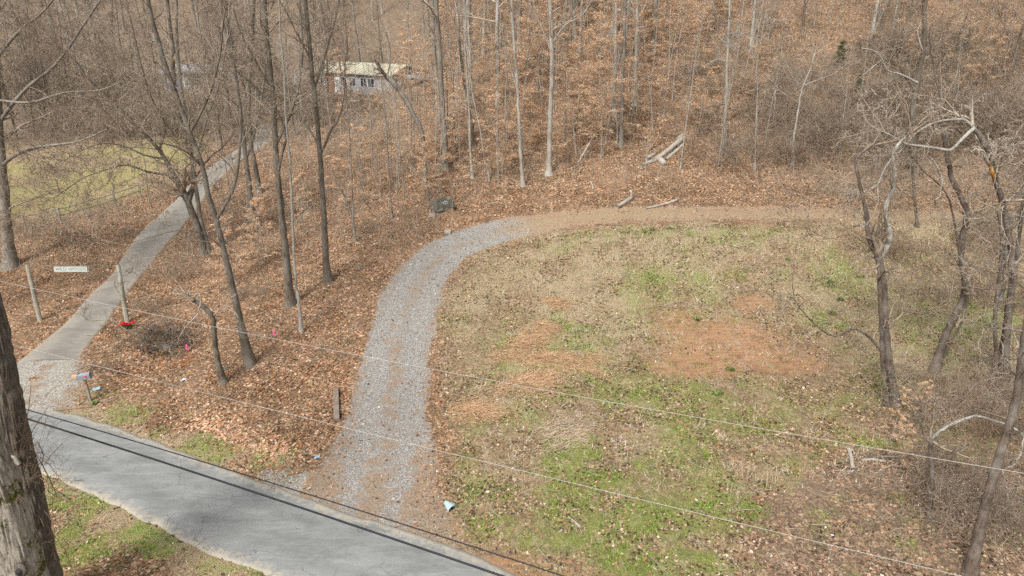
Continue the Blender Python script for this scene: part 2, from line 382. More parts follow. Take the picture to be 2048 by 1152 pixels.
def MAT_asphalt(name, lo, hi, warm, track=True):
    g = N(name); p = g.world()
    big = g.noise(p, .5, 5, .6); med = g.noise(p, 3, 5, .7); fi = g.noise(p, 45, 3, .8)
    c = g.ramp(big, [(.3, lo), (.7, hi)])
    c = g.mix(.3, c, g.ramp(med, [(.3, lo), (.75, hi)]))
    c = g.mix(.4, c, g.ramp(fi, [(.3, tuple(.45 * a for a in lo)), (.72, tuple(1.5 * a for a in hi))]))
    ed = g.attr('edge').outputs['Fac']
    wear = g.ramp(g.noise(g.n('Mapping', {'Vector': p, 'Rotation': (0, 0, .38), 'Scale': (.35, 2.2, 1)}).outputs[0], 1.3, 5, .7), [(.5, (0, 0, 0)), (.75, (1, 1, 1))])
    c = g.mix(g.math('MULTIPLY', wear, .5), c, tuple(1.35 * a for a in hi))
    blot = g.ramp(g.noise(g.n('Mapping', {'Vector': p, 'Rotation': (0, 0, .38), 'Scale': (.6, 1.5, 1)}).outputs[0], .9, 6, .75), [(.45, (0, 0, 0)), (.62, (1, 1, 1))])
    c = g.mix(g.math('MULTIPLY', blot, .42), c, tuple(.62 * a for a in lo))
    mt = g.attr('rut').outputs['Fac']
    c = g.mix(g.math('MULTIPLY', g.math('MULTIPLY', mt, med), .9), c, tuple(.55 * a for a in lo))
    f2 = g.math('MULTIPLY_ADD', g.math('SUBTRACT', g.math('ADD', ed, g.math('MULTIPLY', g.math('SUBTRACT', g.noise(p, 3, 5, .75), .5), 1.0)), .88), 5, .5, clamp=True)
    c = g.mix(g.math('MULTIPLY', f2, .8), c, g.ramp(fi, [(.3, tuple(.7 * a for a in warm)), (.7, tuple(1.2 * a for a in warm))]))
    # fine wandering cracks
    vc = g.n('TexVoronoi', {'Vector': g.n('VectorMath', {0: p, 1: g.n('VectorMath', {0: g.n('TexNoise', {'Vector': p, 'Scale': 1.3, 'Detail': 4.0}).outputs['Color'], 3: .8}, operation='SCALE').outputs[0]}, operation='ADD').outputs[0], 'Scale': .55}, feature='DISTANCE_TO_EDGE').outputs[0]
    cr = g.math('LESS_THAN', vc, .0048)
    c = g.mix(g.math('MULTIPLY', g.math('MULTIPLY', cr, g.math('GREATER_THAN', big, .5)), .6), c, tuple(.4 * a for a in lo))
    return g.out(c, .88, fi, .35, .01, .3)
def MAT_bark(name, dark, mid, pale, lich=.5, sc=6, moss=0, strip=6):
    g = N(name); p = g.world()
    mp = g.n('Mapping', {'Vector': p, 'Scale': (sc, sc, sc / strip)}).outputs[0]
    n1 = g.noise(mp, 2.2, 5, .75); n2 = g.noise(p, 1.3, 5, .7)
    c = g.ramp(n1, [(.32, dark), (.52, mid), (.72, tuple(1.3 * a for a in mid))])
    f = g.math('MULTIPLY_ADD', g.math('SUBTRACT', n2, .5), 5, lich - .1, clamp=True)
    c = g.mix(g.math('MULTIPLY', f, .8), c, g.mix(.45, c, pale))
    if moss:
        m = g.math('MULTIPLY_ADD', g.math('SUBTRACT', g.noise(p, 2.0, 5, .75), .56), 14, moss - .3, clamp=True)
        c = g.mix(m, c, g.ramp(g.noise(p, 22, 3), [(.3, (.03, .035, .006)), (.7, (.12, .12, .025))]))
    return g.out(c, .92, n1, .8, .05, .12)
def MAT_flat(name, col, var=.25, sc=8, rough=.8, metal=0, spec=.3):
    g = N(name); p = g.pos(); a = g.noise(p, sc, 5, .7)
    c = g.ramp(a, [(.3, tuple(x * (1 - var) for x in col)), (.7, tuple(min(1, x * (1 + var)) for x in col))])
    return g.out(c, rough, a, .15, .01, spec, metal)
def MAT_tint(name, rough=.85, spec=.15, trans=.0):
    g = N(name); t = g.attr('tint').outputs['Color']
    m = g.out(t, rough, None, spec=spec)
    if trans:
        b = [x for x in g.t.nodes if x.type == 'BSDF_PRINCIPLED'][0]; o = [x for x in g.t.nodes if x.type == 'OUTPUT_MATERIAL'][0]
        tr = g.n('BsdfTranslucent', {'Color': t}); mx = g.n('MixShader', {0: trans, 1: b.outputs[0], 2: tr.outputs[0]})
        g.t.links.new(mx.outputs[0], o.inputs[0])
    return m

M = {}
M['ground'] = MAT_ground()
M['gravel'] = MAT_gravel('gravel_stone', [(.08, .073, .064), (.225, .208, .188), (.38, .36, .33)], [(.10, .068, .045), (.24, .175, .12), (.36, .28, .20)], .9)
M['track'] = MAT_gravel('track_dirt', [(.12, .085, .05), (.27, .195, .115), (.42, .33, .21)], [(.14, .095, .05), (.29, .205, .11), (.43, .33, .2)], .8)
M['apron'] = MAT_gravel('apron_gravel', [(.12, .105, .085), (.25, .225, .19), (.46, .43, .39)], [(.11, .075, .05), (.24, .165, .11), (.36, .27, .19)], 1.0)
M['asphalt'] = MAT_asphalt('road_asphalt', (.15, .153, .148), (.265, .268, .258), (.36, .32, .25))
M['drive'] = MAT_asphalt('drive_asphalt', (.19, .172, .147), (.28, .255, .222), (.30, .24, .17))
M['bark_dark'] = MAT_bark('bark_dark', (.035, .028, .021), (.125, .102, .078), (.30, .28, .24), .5)
M['bark_grey'] = MAT_bark('bark_grey', (.07, .06, .048), (.20, .172, .138), (.38, .36, .32), .55)
M['bark_pale'] = MAT_bark('bark_pale', (.13, .115, .092), (.29, .262, .22), (.48, .46, .42), .6)
M['bark_right'] = MAT_bark('bark_brown', (.04, .03, .024), (.125, .095, .074), (.34, .32, .285), .4)
M['bark_limb'] = MAT_bark('bark_lichen', (.14, .125, .10), (.30, .28, .24), (.52, .52, .48), .7)
M['bark_old'] = MAT_bark('bark_old', (.03, .024, .018), (.28, .245, .20), (.50, .47, .41), .7, 9, .8, 4)
M['bark_old2'] = MAT_bark('bark_old_shaggy', (.03, .024, .018), (.15, .125, .10), (.27, .245, .20), .35, 11, .0, 5)
M['twig'] = MAT_bark('twig_brown', (.12, .09, .062), (.27, .21, .152), (.44, .38, .31), .5, 3)
M['twig_pale'] = MAT_bark('twig_pale', (.20, .165, .122), (.37, .31, .24), (.54, .49, .42), .55, 3)
M['twig_dark'] = MAT_bark('twig_dark', (.07, .052, .042), (.155, .12, .095), (.32, .28, .24), .4, 3)
M['vine'] = MAT_bark('vine_bark', (.09, .06, .04), (.24, .17, .115), (.40, .32, .24), .3, 3)
M['dead'] = MAT_bark('dead_wood', (.10, .08, .06), (.33, .29, .24), (.54, .51, .46), .6, 6)
M['rot'] = MAT_bark('rotten_wood', (.08, .05, .03), (.24, .15, .09), (.4, .3, .2), .4, 6)
M['leaf'] = MAT_tint('leaf_dry', .75, .2, .25)
M['blade'] = MAT_tint('grass_blade', .8, .15, .25)
M['beech'] = MAT_tint('beech_leaf', .75, .2, .35)
M['needle'] = MAT_tint('needle_green', .8, .2, .1)
M['block'] = MAT_flat('concrete_block', (.36, .35, .32), .3, 12, .95)
M['block_dark'] = MAT_flat('weathered_block', (.15, .145, .115), .6, 5, .95)
M['post'] = MAT_bark('post_wood', (.13, .12, .09), (.26, .24, .19), (.42, .41, .36), .5, 8, 0, 10)
M['sign'] = MAT_flat('sign_paint', (.40, .415, .38), .3, 20)
M['ink'] = MAT_flat('faded_lettering', (.19, .21, .22), .3, 30)
M['wire'] = MAT_flat('wire_bare', (.42, .40, .37), .25, 30, .6, 0, .4)
M['cable'] = MAT_flat('cable_black', (.012, .013, .018), .2, 3, .5)
M['red'] = MAT_flat('red_petals', (.62, .012, .02), .3, 30)
M['galv'] = MAT_flat('galvanised_steel', (.20, .225, .25), .3, 10, .6, .0, .4)
M['shade_black'] = MAT_flat('inside_shade', (.03, .03, .03), .2, 10)  # near-black colour standing in for the shade inside hollows
M['card'] = MAT_flat('cardboard', (.50, .33, .2), .15, 10)
M['pipe'] = MAT_flat('culvert_steel', (.34, .45, .48), .18, 8, .6, .1)
M['pink'] = MAT_flat('pink_flagging', (.85, .13, .30), .1, 8)
M['white'] = MAT_flat('white_litter', (.52, .54, .57), .1, 8, .6)
M['bluelit'] = MAT_flat('pale_blue_litter', (.30, .40, .47), .15, 8, .5)
M['roof'] = MAT_flat('cream_roof_metal', (.44, .415, .315), .10, 2, .5)
M['roof2'] = MAT_flat('grey_roof', (.27, .275, .31), .2, 3, .7)
M['wallw'] = MAT_flat('white_wall', (.34, .345, .35), .08, 4)
M['wallb'] = MAT_flat('brown_brick', (.24, .12, .075), .3, 10)
M['glass'] = MAT_flat('dark_glass', (.035, .042, .06), .3, 1, .15, 0, .6)
M['trim'] = MAT_flat('white_trim', (.7, .7, .7), .05, 4)
M['tarp'] = MAT_flat('blue_grey_tarp', (.13, .16, .28), .2, 6)
M['tie'] = MAT_bark('tie_wood', (.09, .065, .05), (.22, .17, .135), (.4, .36, .32), .35, 8, 0, 10)
M['wound'] = MAT_flat('split_heartwood', (.50, .26, .055), .35, 12)

# ------------------------------------------------------------------ ground sheet
def spaced(a, b, near, far, s0, s1):
    out = [a]
    while out[-1] < b:
        x = out[-1]; s = s0 if near <= x <= far else min(s1, s0 + .06 * (near - x if x < near else x - far)); out.append(x + s)
    return out
gxs = np.array(spaced(-150, 150, -40, 36, .26, 3)); gys = np.array(spaced(-8, 330, 14, 58, .26, 3))
XX, YY = np.meshgrid(gxs, gys)
x, y = XX.ravel(), YY.ravel()
zg = H(x, y)
sr = sdf(x, y, ROADP); dr = sdf(x, y, DRIVEP); gd = seg_dist(x, y, GRAVS); td = seg_dist(x, y, TRACKS)
hard = np.minimum(sr, dr)
G, S, D, F_, LW, VG = zones(x, y)
zg = zg + (fbm(x, y, .9, 31, 3) - .5) * .16 * sstep(.2, 1.6, np.minimum(hard, gd - 1.8)) * np.where(D > .4, .6, 1)
zg = zg - .06 * (1 - sstep(-.35, -.05, hard)) 
gt_ = np.clip((y - GRAVS[0][1]) / 8.0, 0, 1)
zg = zg - .06 * (1 - sstep(1.7, 2.3, gd - 1.3 * (1 - gt_) ** 1.3)) - .05 * (1 - sstep(1.3, 1.8, td))
nx, ny = len(gxs), len(gys)
idx = np.arange(nx * ny).reshape(ny, nx)
F = np.stack([idx[:-1, :-1], idx[:-1, 1:], idx[1:, 1:], idx[1:, :-1]], -1).reshape(-1, 4)
ground = meshobj('ground', np.stack([x, y, zg], 1), F, M['ground'], None, True)
vattr(ground, 'zone', np.stack([G, S, D], 1)); vattr(ground, 'zone2', np.stack([F_, LW, VG], 1))
tag(ground, kind='structure')

def ribbon(name, center, halfw, mat, nacross=22, lift=.015, edge_in=.35, ruts=(), dip=.09, cut=None):
    a = np.array(center); T = np.gradient(a, axis=0); T /= np.linalg.norm(T, axis=1, keepdims=True); Nn = np.stack([-T[:, 1], T[:, 0]], 1)
    s = np.linspace(-1, 1, nacross); n = len(a)
    L = np.r_[0, np.cumsum(np.linalg.norm(np.diff(a, axis=0), axis=1))]
    if cut is None: hw = np.array([halfw(i / (n - 1)) for i in range(n)])
    else: hw = 2.3 + 1.9 * (1 - np.minimum(1, L / 8.5)) ** 1.2 - .25 * sstep(18, 24, L)
    hwl = hw + (vnoise(L, L * 0, 1.4, 41) - .5) * .5; hwr = hw + (vnoise(L, L * 0 + 9, 1.4, 42) - .5) * .5
    off = np.where(s[None, :] < 0, s[None, :] * hwl[:, None], s[None, :] * hwr[:, None])
    P = a[:, None, :] + Nn[:, None, :] * off[:, :, None]
    e = np.abs(s)[None, :] * np.ones((n, 1)); z = H(P[..., 0], P[..., 1]) + lift - dip * sstep(.80, 1, e)
    rut = np.ones_like(off) * .47
    if cut is None:
        ed = sstep(1 - edge_in, 1, e); tk = np.zeros_like(e)
        for c, wd in ruts: rut -= .5 * np.exp(-((off - c) / wd) ** 2)
    else:
        wnd = (vnoise(L, L * 0 + 3, 5.0, 47) - .5)[:, None] * .5
        for c in (-.85, .85): rut -= .42 * np.exp(-((off - c - wnd) / .45) ** 2)
        z = z - .03 * (.47 - rut) * 2
        rut += .3 * (1 - sstep(2, 9, L))[:, None] + .12 * sstep(-.3, .2, np.sin(L * .7))[:, None] * np.exp(-(off / .3) ** 2)
        kc = int(np.argmax(a[:, 0] > cut)); tk = sstep(L[kc] - 7, L[kc] + 2.5, L)[:, None] * np.ones_like(e)
        ein = .5 + .35 * tk; ed = np.clip((e - (1 - ein)) / ein, 0, 1); ed = ed * ed * (3 - 2 * ed)
    G, S, D, F_, LW, VG = zones(P[..., 0].ravel(), P[..., 1].ravel())
    sh = e.shape
    def piece(nm, r0, r1):
        m = nacross; k = r1 - r0; idx = np.arange(k * m).reshape(k, m)
        F = np.stack([idx[:-1, :-1], idx[:-1, 1:], idx[1:, 1:], idx[1:, :-1]], -1).reshape(-1, 4)
        q = lambda v: v.reshape(sh)[r0:r1].ravel()
        o = meshobj(nm, np.stack([q(P[..., 0]), q(P[..., 1]), q(z)], 1), F, mat, None, True)
        vattr(o, 'zone', np.stack([q(G), q(S), q(D)], 1)); vattr(o, 'zone2', np.stack([q(F_), q(LW), q(VG)], 1)); vattr(o, 'edge', q(ed)); vattr(o, 'rut', q(np.clip(rut, 0, 1))); vattr(o, 'earth', q(tk))
        return tag(o, kind='structure')
    if cut is None: return piece(name, 0, n)
    piece(name, 0, kc + 1); piece('dirt_track', kc, n)
gfine = smooth(resample(GRAVS[:-1] + TRACKS, .35), 8)
ribbon('gravel_driveway', gfine, None, M['gravel'], 40, edge_in=.6, dip=.05, cut=at(1090, 444).x)

def strip_between(name, A, B, mat, na=20, step=.35, lift=.02, rag=.16, sk=.1, ruts=()):
    A = smooth(resample(A, .3), 8); B = smooth(resample(B, .3), 8)
    n = int(len(A) * .3 / step)
    def par(P, n):
        a = np.array(P); d = np.r_[0, np.cumsum(np.linalg.norm(np.diff(a, axis=0), axis=1))]; t = np.linspace(0, d[-1], n)
        return np.stack([np.interp(t, d, a[:, 0]), np.interp(t, d, a[:, 1])], 1)
    a, b = par(A, n), par(B, n); w_ = b - a; wl = np.linalg.norm(w_, axis=1, keepdims=True); w_ = w_ / wl
    L = np.arange(n) * step
    a = a + w_ * ((fbm(L, L * 0, .9, 51, 3) - .5) * 2 * rag)[:, None]; b = b + w_ * ((fbm(L, L * 0 + 5, .9, 55, 3) - .5) * 2 * rag)[:, None]
    s = np.linspace(0, 1, na)
    P = a[:, None] * (1 - s)[None, :, None] + b[:, None] * s[None, :, None]
    P = np.concatenate([P[:, :1] - w_[:, None] * .03, P, P[:, -1:] + w_[:, None] * .03], 1)
    x, y = P[..., 0].ravel(), P[..., 1].ravel(); z = H(x, y) + lift; z = z.reshape(n, na + 2); z[:, 0] -= sk; z[:, -1] -= sk
    sl = np.linspace(0, 1, na); crown = .04 * (1 - (2 * sl - 1) ** 2); z[:, 1:-1] += crown[None]
    e = np.abs(2 * np.r_[0, sl, 1] - 1)[None] * np.ones((n, 1)); idx = np.arange(n * (na + 2)).reshape(n, na + 2)
    F = np.stack([idx[:-1, :-1], idx[:-1, 1:], idx[1:, 1:], idx[1:, :-1]], -1).reshape(-1, 4)
    o = meshobj(name, np.stack([x, y, z.ravel()], 1), F, mat, None, True)
    rt = np.zeros(na + 2)
    for c, wd, am in ruts: rt += am * np.exp(-((np.r_[0, sl, 1] - c) / wd) ** 2)
    vattr(o, 'edge', e.ravel()); vattr(o, 'rut', (rt[None] * np.ones((n, 1))).ravel())
    return tag(o, kind='structure')
strip_between('road', ROAD_FAR, ROAD_NEAR, M['asphalt'], 26, ruts=((.25, .09, .3), (.7, .1, .35)), rag=.13)
strip_between('driveway', [a for a, b in DRIVE], [b for a, b in DRIVE], M['drive'], 12, ruts=((.5, .2, .75),), rag=.07)
APR = W([(95,712),(85,745),(70,780),(30,830)])
ribbon('driveway_apron', smooth(resample(APR, .3), 4), lambda t: 2.2 + 1.6 * t, M['apron'], 24, edge_in=.8, lift=.03, ruts=((-.9, .4), (.8, .5)))

SHO = W([(530,938),(565,955),(600,972),(632,985)])
ribbon('gravel_shoulder', smooth(resample(SHO, .3), 4), lambda t: 1.25 * math.sin(math.pi * min(.97, max(.03, t))) ** .5, M['apron'], 14, edge_in=.85, lift=.012, dip=.05, ruts=((0, .5),))
# ------------------------------------------------------------------ leaves and grass on the ground
rng = np.random.default_rng(5)
def quads(name, P, size, tint, mat, up=.35, asp=1.5, label=None, kind='stuff', lift=.02, fold=.25, parent=None, Nrm=None):
    n = len(P)
    az = rng.random(n) * 2 * np.pi; d1 = np.stack([np.cos(az), np.sin(az), (rng.random(n) - .5) * 2 * up], 1); d1 /= np.linalg.norm(d1, axis=1, keepdims=True)
    d2 = np.cross(d1, np.stack([(rng.random(n) - .5) * 2 * up, (rng.random(n) - .5) * 2 * up, np.ones(n)], 1)); d2 /= np.linalg.norm(d2, axis=1, keepdims=True)
    nn = np.cross(d1, d2)
    s = size[:, None]
    a = P - d1 * s * .5; b = P + d2 * s * .5 / asp + nn * s * fold * .6 * rng.random((n, 1)); c = P + d1 * s * .5 + nn * s * fold * (rng.random((n, 1)) - .3); d = P - d2 * s * .5 / asp + nn * s * fold * .6 * rng.random((n, 1))
    V = np.stack([a, b, c, d], 1).reshape(-1, 3); V[:, 2] += lift
    F = np.arange(n * 4).reshape(n, 4)
    o = meshobj(name, V, F, mat, parent)
    vattr(o, 'tint', tint, 'FACE')
    if kind: tag(o, kind=kind)
    return o
def palette(n, cols, wts, jit=.18):
    cols = np.array(cols); wts = np.array(wts, float); wts /= wts.sum()
    c = cols[rng.choice(len(cols), n, p=wts)]
    return np.clip(c * (1 + (rng.random((n, 1)) - .5) * 2 * jit) * (1 + (rng.random((n, 3)) - .5) * .15), 0, .9)
LEAFP = [(.07, .042, .026), (.15, .084, .048), (.29, .155, .080), (.44, .25, .135), (.55, .33, .195), (.66, .47, .34), (.74, .62, .52), (.44, .155, .06)]
def scatter(n, y0, y1, margin=3):
    yy = np.sqrt(rng.random(n) * (y1 ** 2 - y0 ** 2) + y0 ** 2)
    xx = (rng.random(n) * 2 - 1) * (.80 * yy + margin)
    return xx, yy
PX, PY = [], []
for y0, y1, dens in ((13, 30, 115), (30, 45, 80), (45, 62, 48), (62, 90, 14)):
    n = int(dens * .8 * (y1 ** 2 - y0 ** 2)); a, b = scatter(n, y0, y1); PX.append(a); PY.append(b)
x, y = np.concatenate(PX), np.concatenate(PY)
G, S, D, F_, LW, VG = zones(x, y)
sr = sdf(x, y, ROADP); dr = sdf(x, y, DRIVEP); gd = seg_dist(x, y, GRAVS); td = seg_dist(x, y, TRACKS)
hard = np.minimum(sr, dr)
clump = fbm(x, y, 1.6, 61, 3)
prob = np.where(F_ > .5, .7 * sstep(.34, .60, clump) + .22 + .3 * (1 - sstep(25, 32, y)), .16 + .84 * sstep(.36, .56, fbm(x, y, 2.6, 66, 4)))
prob = prob * np.where(LW > .4, .25, 1) * np.where(D > .5, .25, 1)
prob = np.where(G > .6, prob * .75, prob); prob *= 1 - .6 * np.exp(-(np.clip(sr - .8, 0, 99) / .8) ** 2) * sstep(.35, .6, clump)
prob = np.where(hard < .1, .008 + .25 * np.exp(-(np.clip(-hard, 0, 9) / .12) ** 2), prob)
prob = np.where(gd < 2.1, .07 + .6 * sstep(1.2, 2.1, gd), prob)
prob = np.where(td < 1.9, .10 + .3 * sstep(.5, 1.9, td), prob)
rowv = np.exp(-((gd - 2.45) / .3) ** 2); prob = np.clip(prob + rowv * .6 * (x > at(860, 700).x), 0, 1)
keep = rng.random(len(x)) < prob
x, y, F_ = x[keep], y[keep], F_[keep]
z = H(x, y)
n = len(x)
far = sstep(40, 75, y)
size = (.06 + .13 * rng.random(n) ** 1.6) * (1 + .5 * far)
tf = palette(n, LEAFP, [.15, .19, .21, .20, .11, .045, .015, .08]); wm_ = fbm(x, y, 6, 81, 3)[:, None]; tf = tf * (1 + (wm_ - .5) * np.array([[.3, .0, -.25]])) * (.62 + .76 * fbm(x, y, 2.2, 85, 4))[:, None]; tt = palette(n, [(.06, .042, .026), (.15, .095, .055), (.30, .20, .12), (.47, .34, .23), (.62, .50, .39), (.40, .20, .10)], [.22, .22, .22, .17, .07, .10])
gk = VG[keep][:, None] * .7; tf = tf * (1 - gk) + (tf.mean(1, keepdims=True) * np.array([[1.12, 1.0, .85]])) * gk
tint = np.where((F_ > .5)[:, None], tt, tf)
quads('leaf_litter', np.stack([x, y, z], 1), size, tint, M['leaf'], up=.45)

# the same fallen leaves caught on the shoulder, one strip of pale ones in the verge
a = np.array(W([(375,828),(440,855),(520,895),(590,920)])); t = rng.random(900); k = np.clip((t * 3).astype(int), 0, 2); fr = t * 3 - k
P = a[k] * (1 - fr)[:, None] + a[k + 1] * fr[:, None] + rng.normal(0, .35, (900, 2))
quads('leaf_drift', np.c_[P, H(P[:, 0], P[:, 1])], .12 + .08 * rng.random(900), palette(900, [(.6, .36, .22), (.68, .47, .34), (.5, .27, .15)], [1, 1, 1]), M['leaf'], up=.5)

def blades(name, x, y, hgt, wid, tint, lean=.5, latt=None):
    n = len(x); z = H(x, y) - .01; az = rng.random(n) * 2 * np.pi
    sd_ = np.stack([np.cos(az), np.sin(az), np.zeros(n)], 1) * wid[:, None]
    l = (np.stack([rng.normal(0, lean, n), rng.normal(0, lean, n), np.ones(n)], 1)); l /= np.linalg.norm(l, axis=1, keepdims=True)
    if latt is not None: l = latt
    P = np.stack([x, y, z], 1); tip = P + l * hgt[:, None]
    V = np.stack([P - sd_, P + sd_, tip], 1).reshape(-1, 3)
    o = meshobj(name, V, np.arange(n * 3).reshape(n, 3), M['blade']); vattr(o, 'tint', tint, 'FACE'); return tag(o, kind='stuff')
a, b = scatter(800000, 14, 50); G, S, D, F_, LW, VG = zones(a, b); gd = seg_dist(a, b, GRAVS); sr = sdf(a, b, ROADP); td = seg_dist(a, b, TRACKS); dr = sdf(a, b, DRIVEP)
nz = fbm(a, b, .5, 71, 2)
ok = (sr > .05) & (dr > .1) & (gd > 1.9)
kg = ok & (rng.random(len(a)) < np.clip(G * 1.1 + .05 * F_, 0, 1) * sstep(.35, .62, nz) * .8)
n = kg.sum()
blades('grass', a[kg], b[kg], .05 + .09 * rng.random(n), .012 + .012 * rng.random(n), palette(n, [(.09, .17, .02), (.17, .31, .03), (.26, .43, .05), (.34, .40, .09), (.14, .18, .05)], [.2, .3, .25, .15, .1]), .8)
ks = ok & ~kg & (td > .3) & (rng.random(len(a)) < S * .42 * sstep(.35, .6, fbm(a, b, .8, 75, 2)))
n = ks.sum()
blades('dry_grass', a[ks], b[ks], .08 + .16 * rng.random(n), .010 + .010 * rng.random(n), palette(n, [(.55, .44, .29), (.42, .31, .18), (.3, .2, .11), (.66, .58, .44), (.24, .17, .1)], [.25, .25, .2, .12, .18]), 1.1)

# pale clumps of bent dead grass over the upper field
tr_ = rng.random((700, 2)); TX, TY = [], []
for i in range(260):
    c = at(rng.uniform(1000, 1960), rng.uniform(455, 690) if i % 3 else rng.uniform(690, 1000))
    k = int(rng.integers(12, 34)); TX.append(c.x + rng.normal(0, .18 + .1 * rng.random(), k)); TY.append(c.y + rng.normal(0, .14, k))
TX, TY = np.concatenate(TX), np.concatenate(TY); n = len(TX)
blades('pale_grass', TX, TY, .14 + .24 * rng.random(n), .009 + .008 * rng.random(n), palette(n, [(.66, .57, .46), (.56, .47, .35), (.74, .67, .56), (.42, .32, .2)], [.3, .3, .2, .2]), 1.3)
# combed-over tufts of rusty dead grass
def sedge(cx, cy, lenm, wm, ang, n, label, cols=((.50, .31, .17), (.60, .40, .24), (.30, .18, .10), (.66, .49, .33))):
    c = at(cx, cy); n = int(n * .62); kk = rng.random((9, 2)) - .5; ci = rng.integers(0, 9, n)
    t = (kk[ci, 0] * 1.3 + rng.normal(0, .3, n)) * lenm * .85; s = (kk[ci, 1] * 1.6 + rng.normal(0, .35, n)) * wm * .95
    ca, sa = math.cos(ang), math.sin(ang)
    x = c.x + t * ca - s * sa; y = c.y + t * sa + s * ca; z = H(x, y) + .05 + .18 * np.exp(-(t / lenm * 2) ** 2 - (s / wm * 2) ** 2) * rng.random(n)
    a2 = ang + rng.normal(0, .6, n) + s * .3; L = .25 + .35 * rng.random(n)
    d = np.stack([np.cos(a2) * L, np.sin(a2) * L, -.02 + rng.normal(0, .06, n)], 1)
    P = np.stack([x, y, z], 1); w2 = np.stack([-np.sin(a2), np.cos(a2), np.ones(n) * .2], 1) * .010
    V = np.stack([P - w2, P + w2, P + d], 1).reshape(-1, 3)
    o = meshobj('grass_tuft', V, np.arange(n * 3).reshape(n, 3), M['blade']); vattr(o, 'tint', palette(n, cols, [1, 1, .8, .5]), 'FACE')
    return tag(o, label, 'grass tuft', 'flattened tufts of dead grass')
sedge(1040,690,2.2,.9,.35,2600,'rusty flattened tuft of dead grass beside the upper end of the combed row')
sedge(1085,718,1.8,.5,.1,1400,'thin rusty strip of dead grass just below the largest combed tuft')
sedge(1150,725,1.6,.8,-.3,1700,'orange dead grass tuft closest to the bare earth patch')
sedge(1040,775,2.4,1.0,.45,2800,'broad rusty dead grass tuft crossed by the pale wire')
sedge(950,822,1.6,.8,.3,1600,'lowest rusty dead grass tuft beside the gravel drive')
sedge(1085,655,1.2,.5,-.4,900,'small orange dead grass tuft above the combed row')
sedge(1110,608,1.0,.5,-.2,800,'topmost small rusty grass tuft on the bank')
sedge(1130,860,1.6,.9,.5,1500,'pale straw coloured tuft of dead grass between the two pale wires',((.46,.35,.24),(.55,.44,.32),(.34,.25,.16),(.6,.5,.38)))

# ------------------------------------------------------------------ trees
def nrm(v):
    l = v.length; return v / l if l > 1e-9 else Vector((0, 0, 1))
def rv(rn): return Vector((rn.gauss(0, 1), rn.gauss(0, 1), rn.gauss(0, 1)))
def grow(out, rn, p, d, L, r, lvl, P, tips=None):
    """one branch with its children; out = (thick, thin) tube collectors"""
    n = 5 if L > 2.5 else (4 if L > 1.0 else 3)
    st = L / n; pts = [p.copy()]; rad = [r]; dirs = [d]
    wig = P['wig'] * (1 + .35 * lvl)
    for i in range(n):
        d = nrm(d + rv(rn) * wig + Vector((0, 0, P['up'])))
        p = p + d * st; pts.append(p); rad.append(max(r * (1 - (.78 if lvl < P['max'] else .6) * (i + 1) / n), P['rmin'])); dirs.append(d)
    out.add(pts, rad, 5 if r > .05 else (4 if r > .022 else 3))
    if tips is not None and lvl >= P.get('tiplvl', 1): tips.append(pts)
    if lvl >= P['max']: return
    nc = max(2, int(P['nch'][lvl] * (0.6 + .8 * rn.random()) * min(2.2, max(.6, L / P['lref'][lvl]))))
    for c in range(nc):
        t = .18 + .8 * (c + rn.random()) / nc
        k = min(n - 1, int(t * n)); fr = t * n - k
        q = pts[k].lerp(pts[k + 1], min(1, fr)); dd = dirs[k + 1]
        side = rv(rn); side -= side.dot(dd) * dd; side = nrm(side)
        if P.get('flat'): side.z *= .3; side = nrm(side)
        a = R(rn.uniform(28, 62)); nd = nrm(dd * math.cos(a) + side * math.sin(a))
        grow(out, rn, q, nd, L * rn.uniform(.35, .62) * (1.05 - .45 * t), max(rad[k] * rn.uniform(.45, .7), P['rmin']), lvl + 1, P, tips)
DEF = dict(wig=.14, up=.03, max=3, rmin=.0075, nch=[7, 6, 5, 3], lref=[5, 2.4, 1.2, .6])
def leafpts(tips, rn, n, spread=.1):
    out = []
    for _ in range(n):
        pl = tips[rn.randrange(len(tips))]; k = rn.randrange(len(pl) - 1); q = pl[k].lerp(pl[k + 1], rn.random())
        out.append((q.x + rn.gauss(0, spread), q.y + rn.gauss(0, spread), q.z + rn.gauss(0, spread * .5)))
    return np.array(out)
BEECH = [(.74, .50, .31), (.64, .40, .22), (.80, .61, .42), (.48, .28, .15), (.86, .72, .56)]

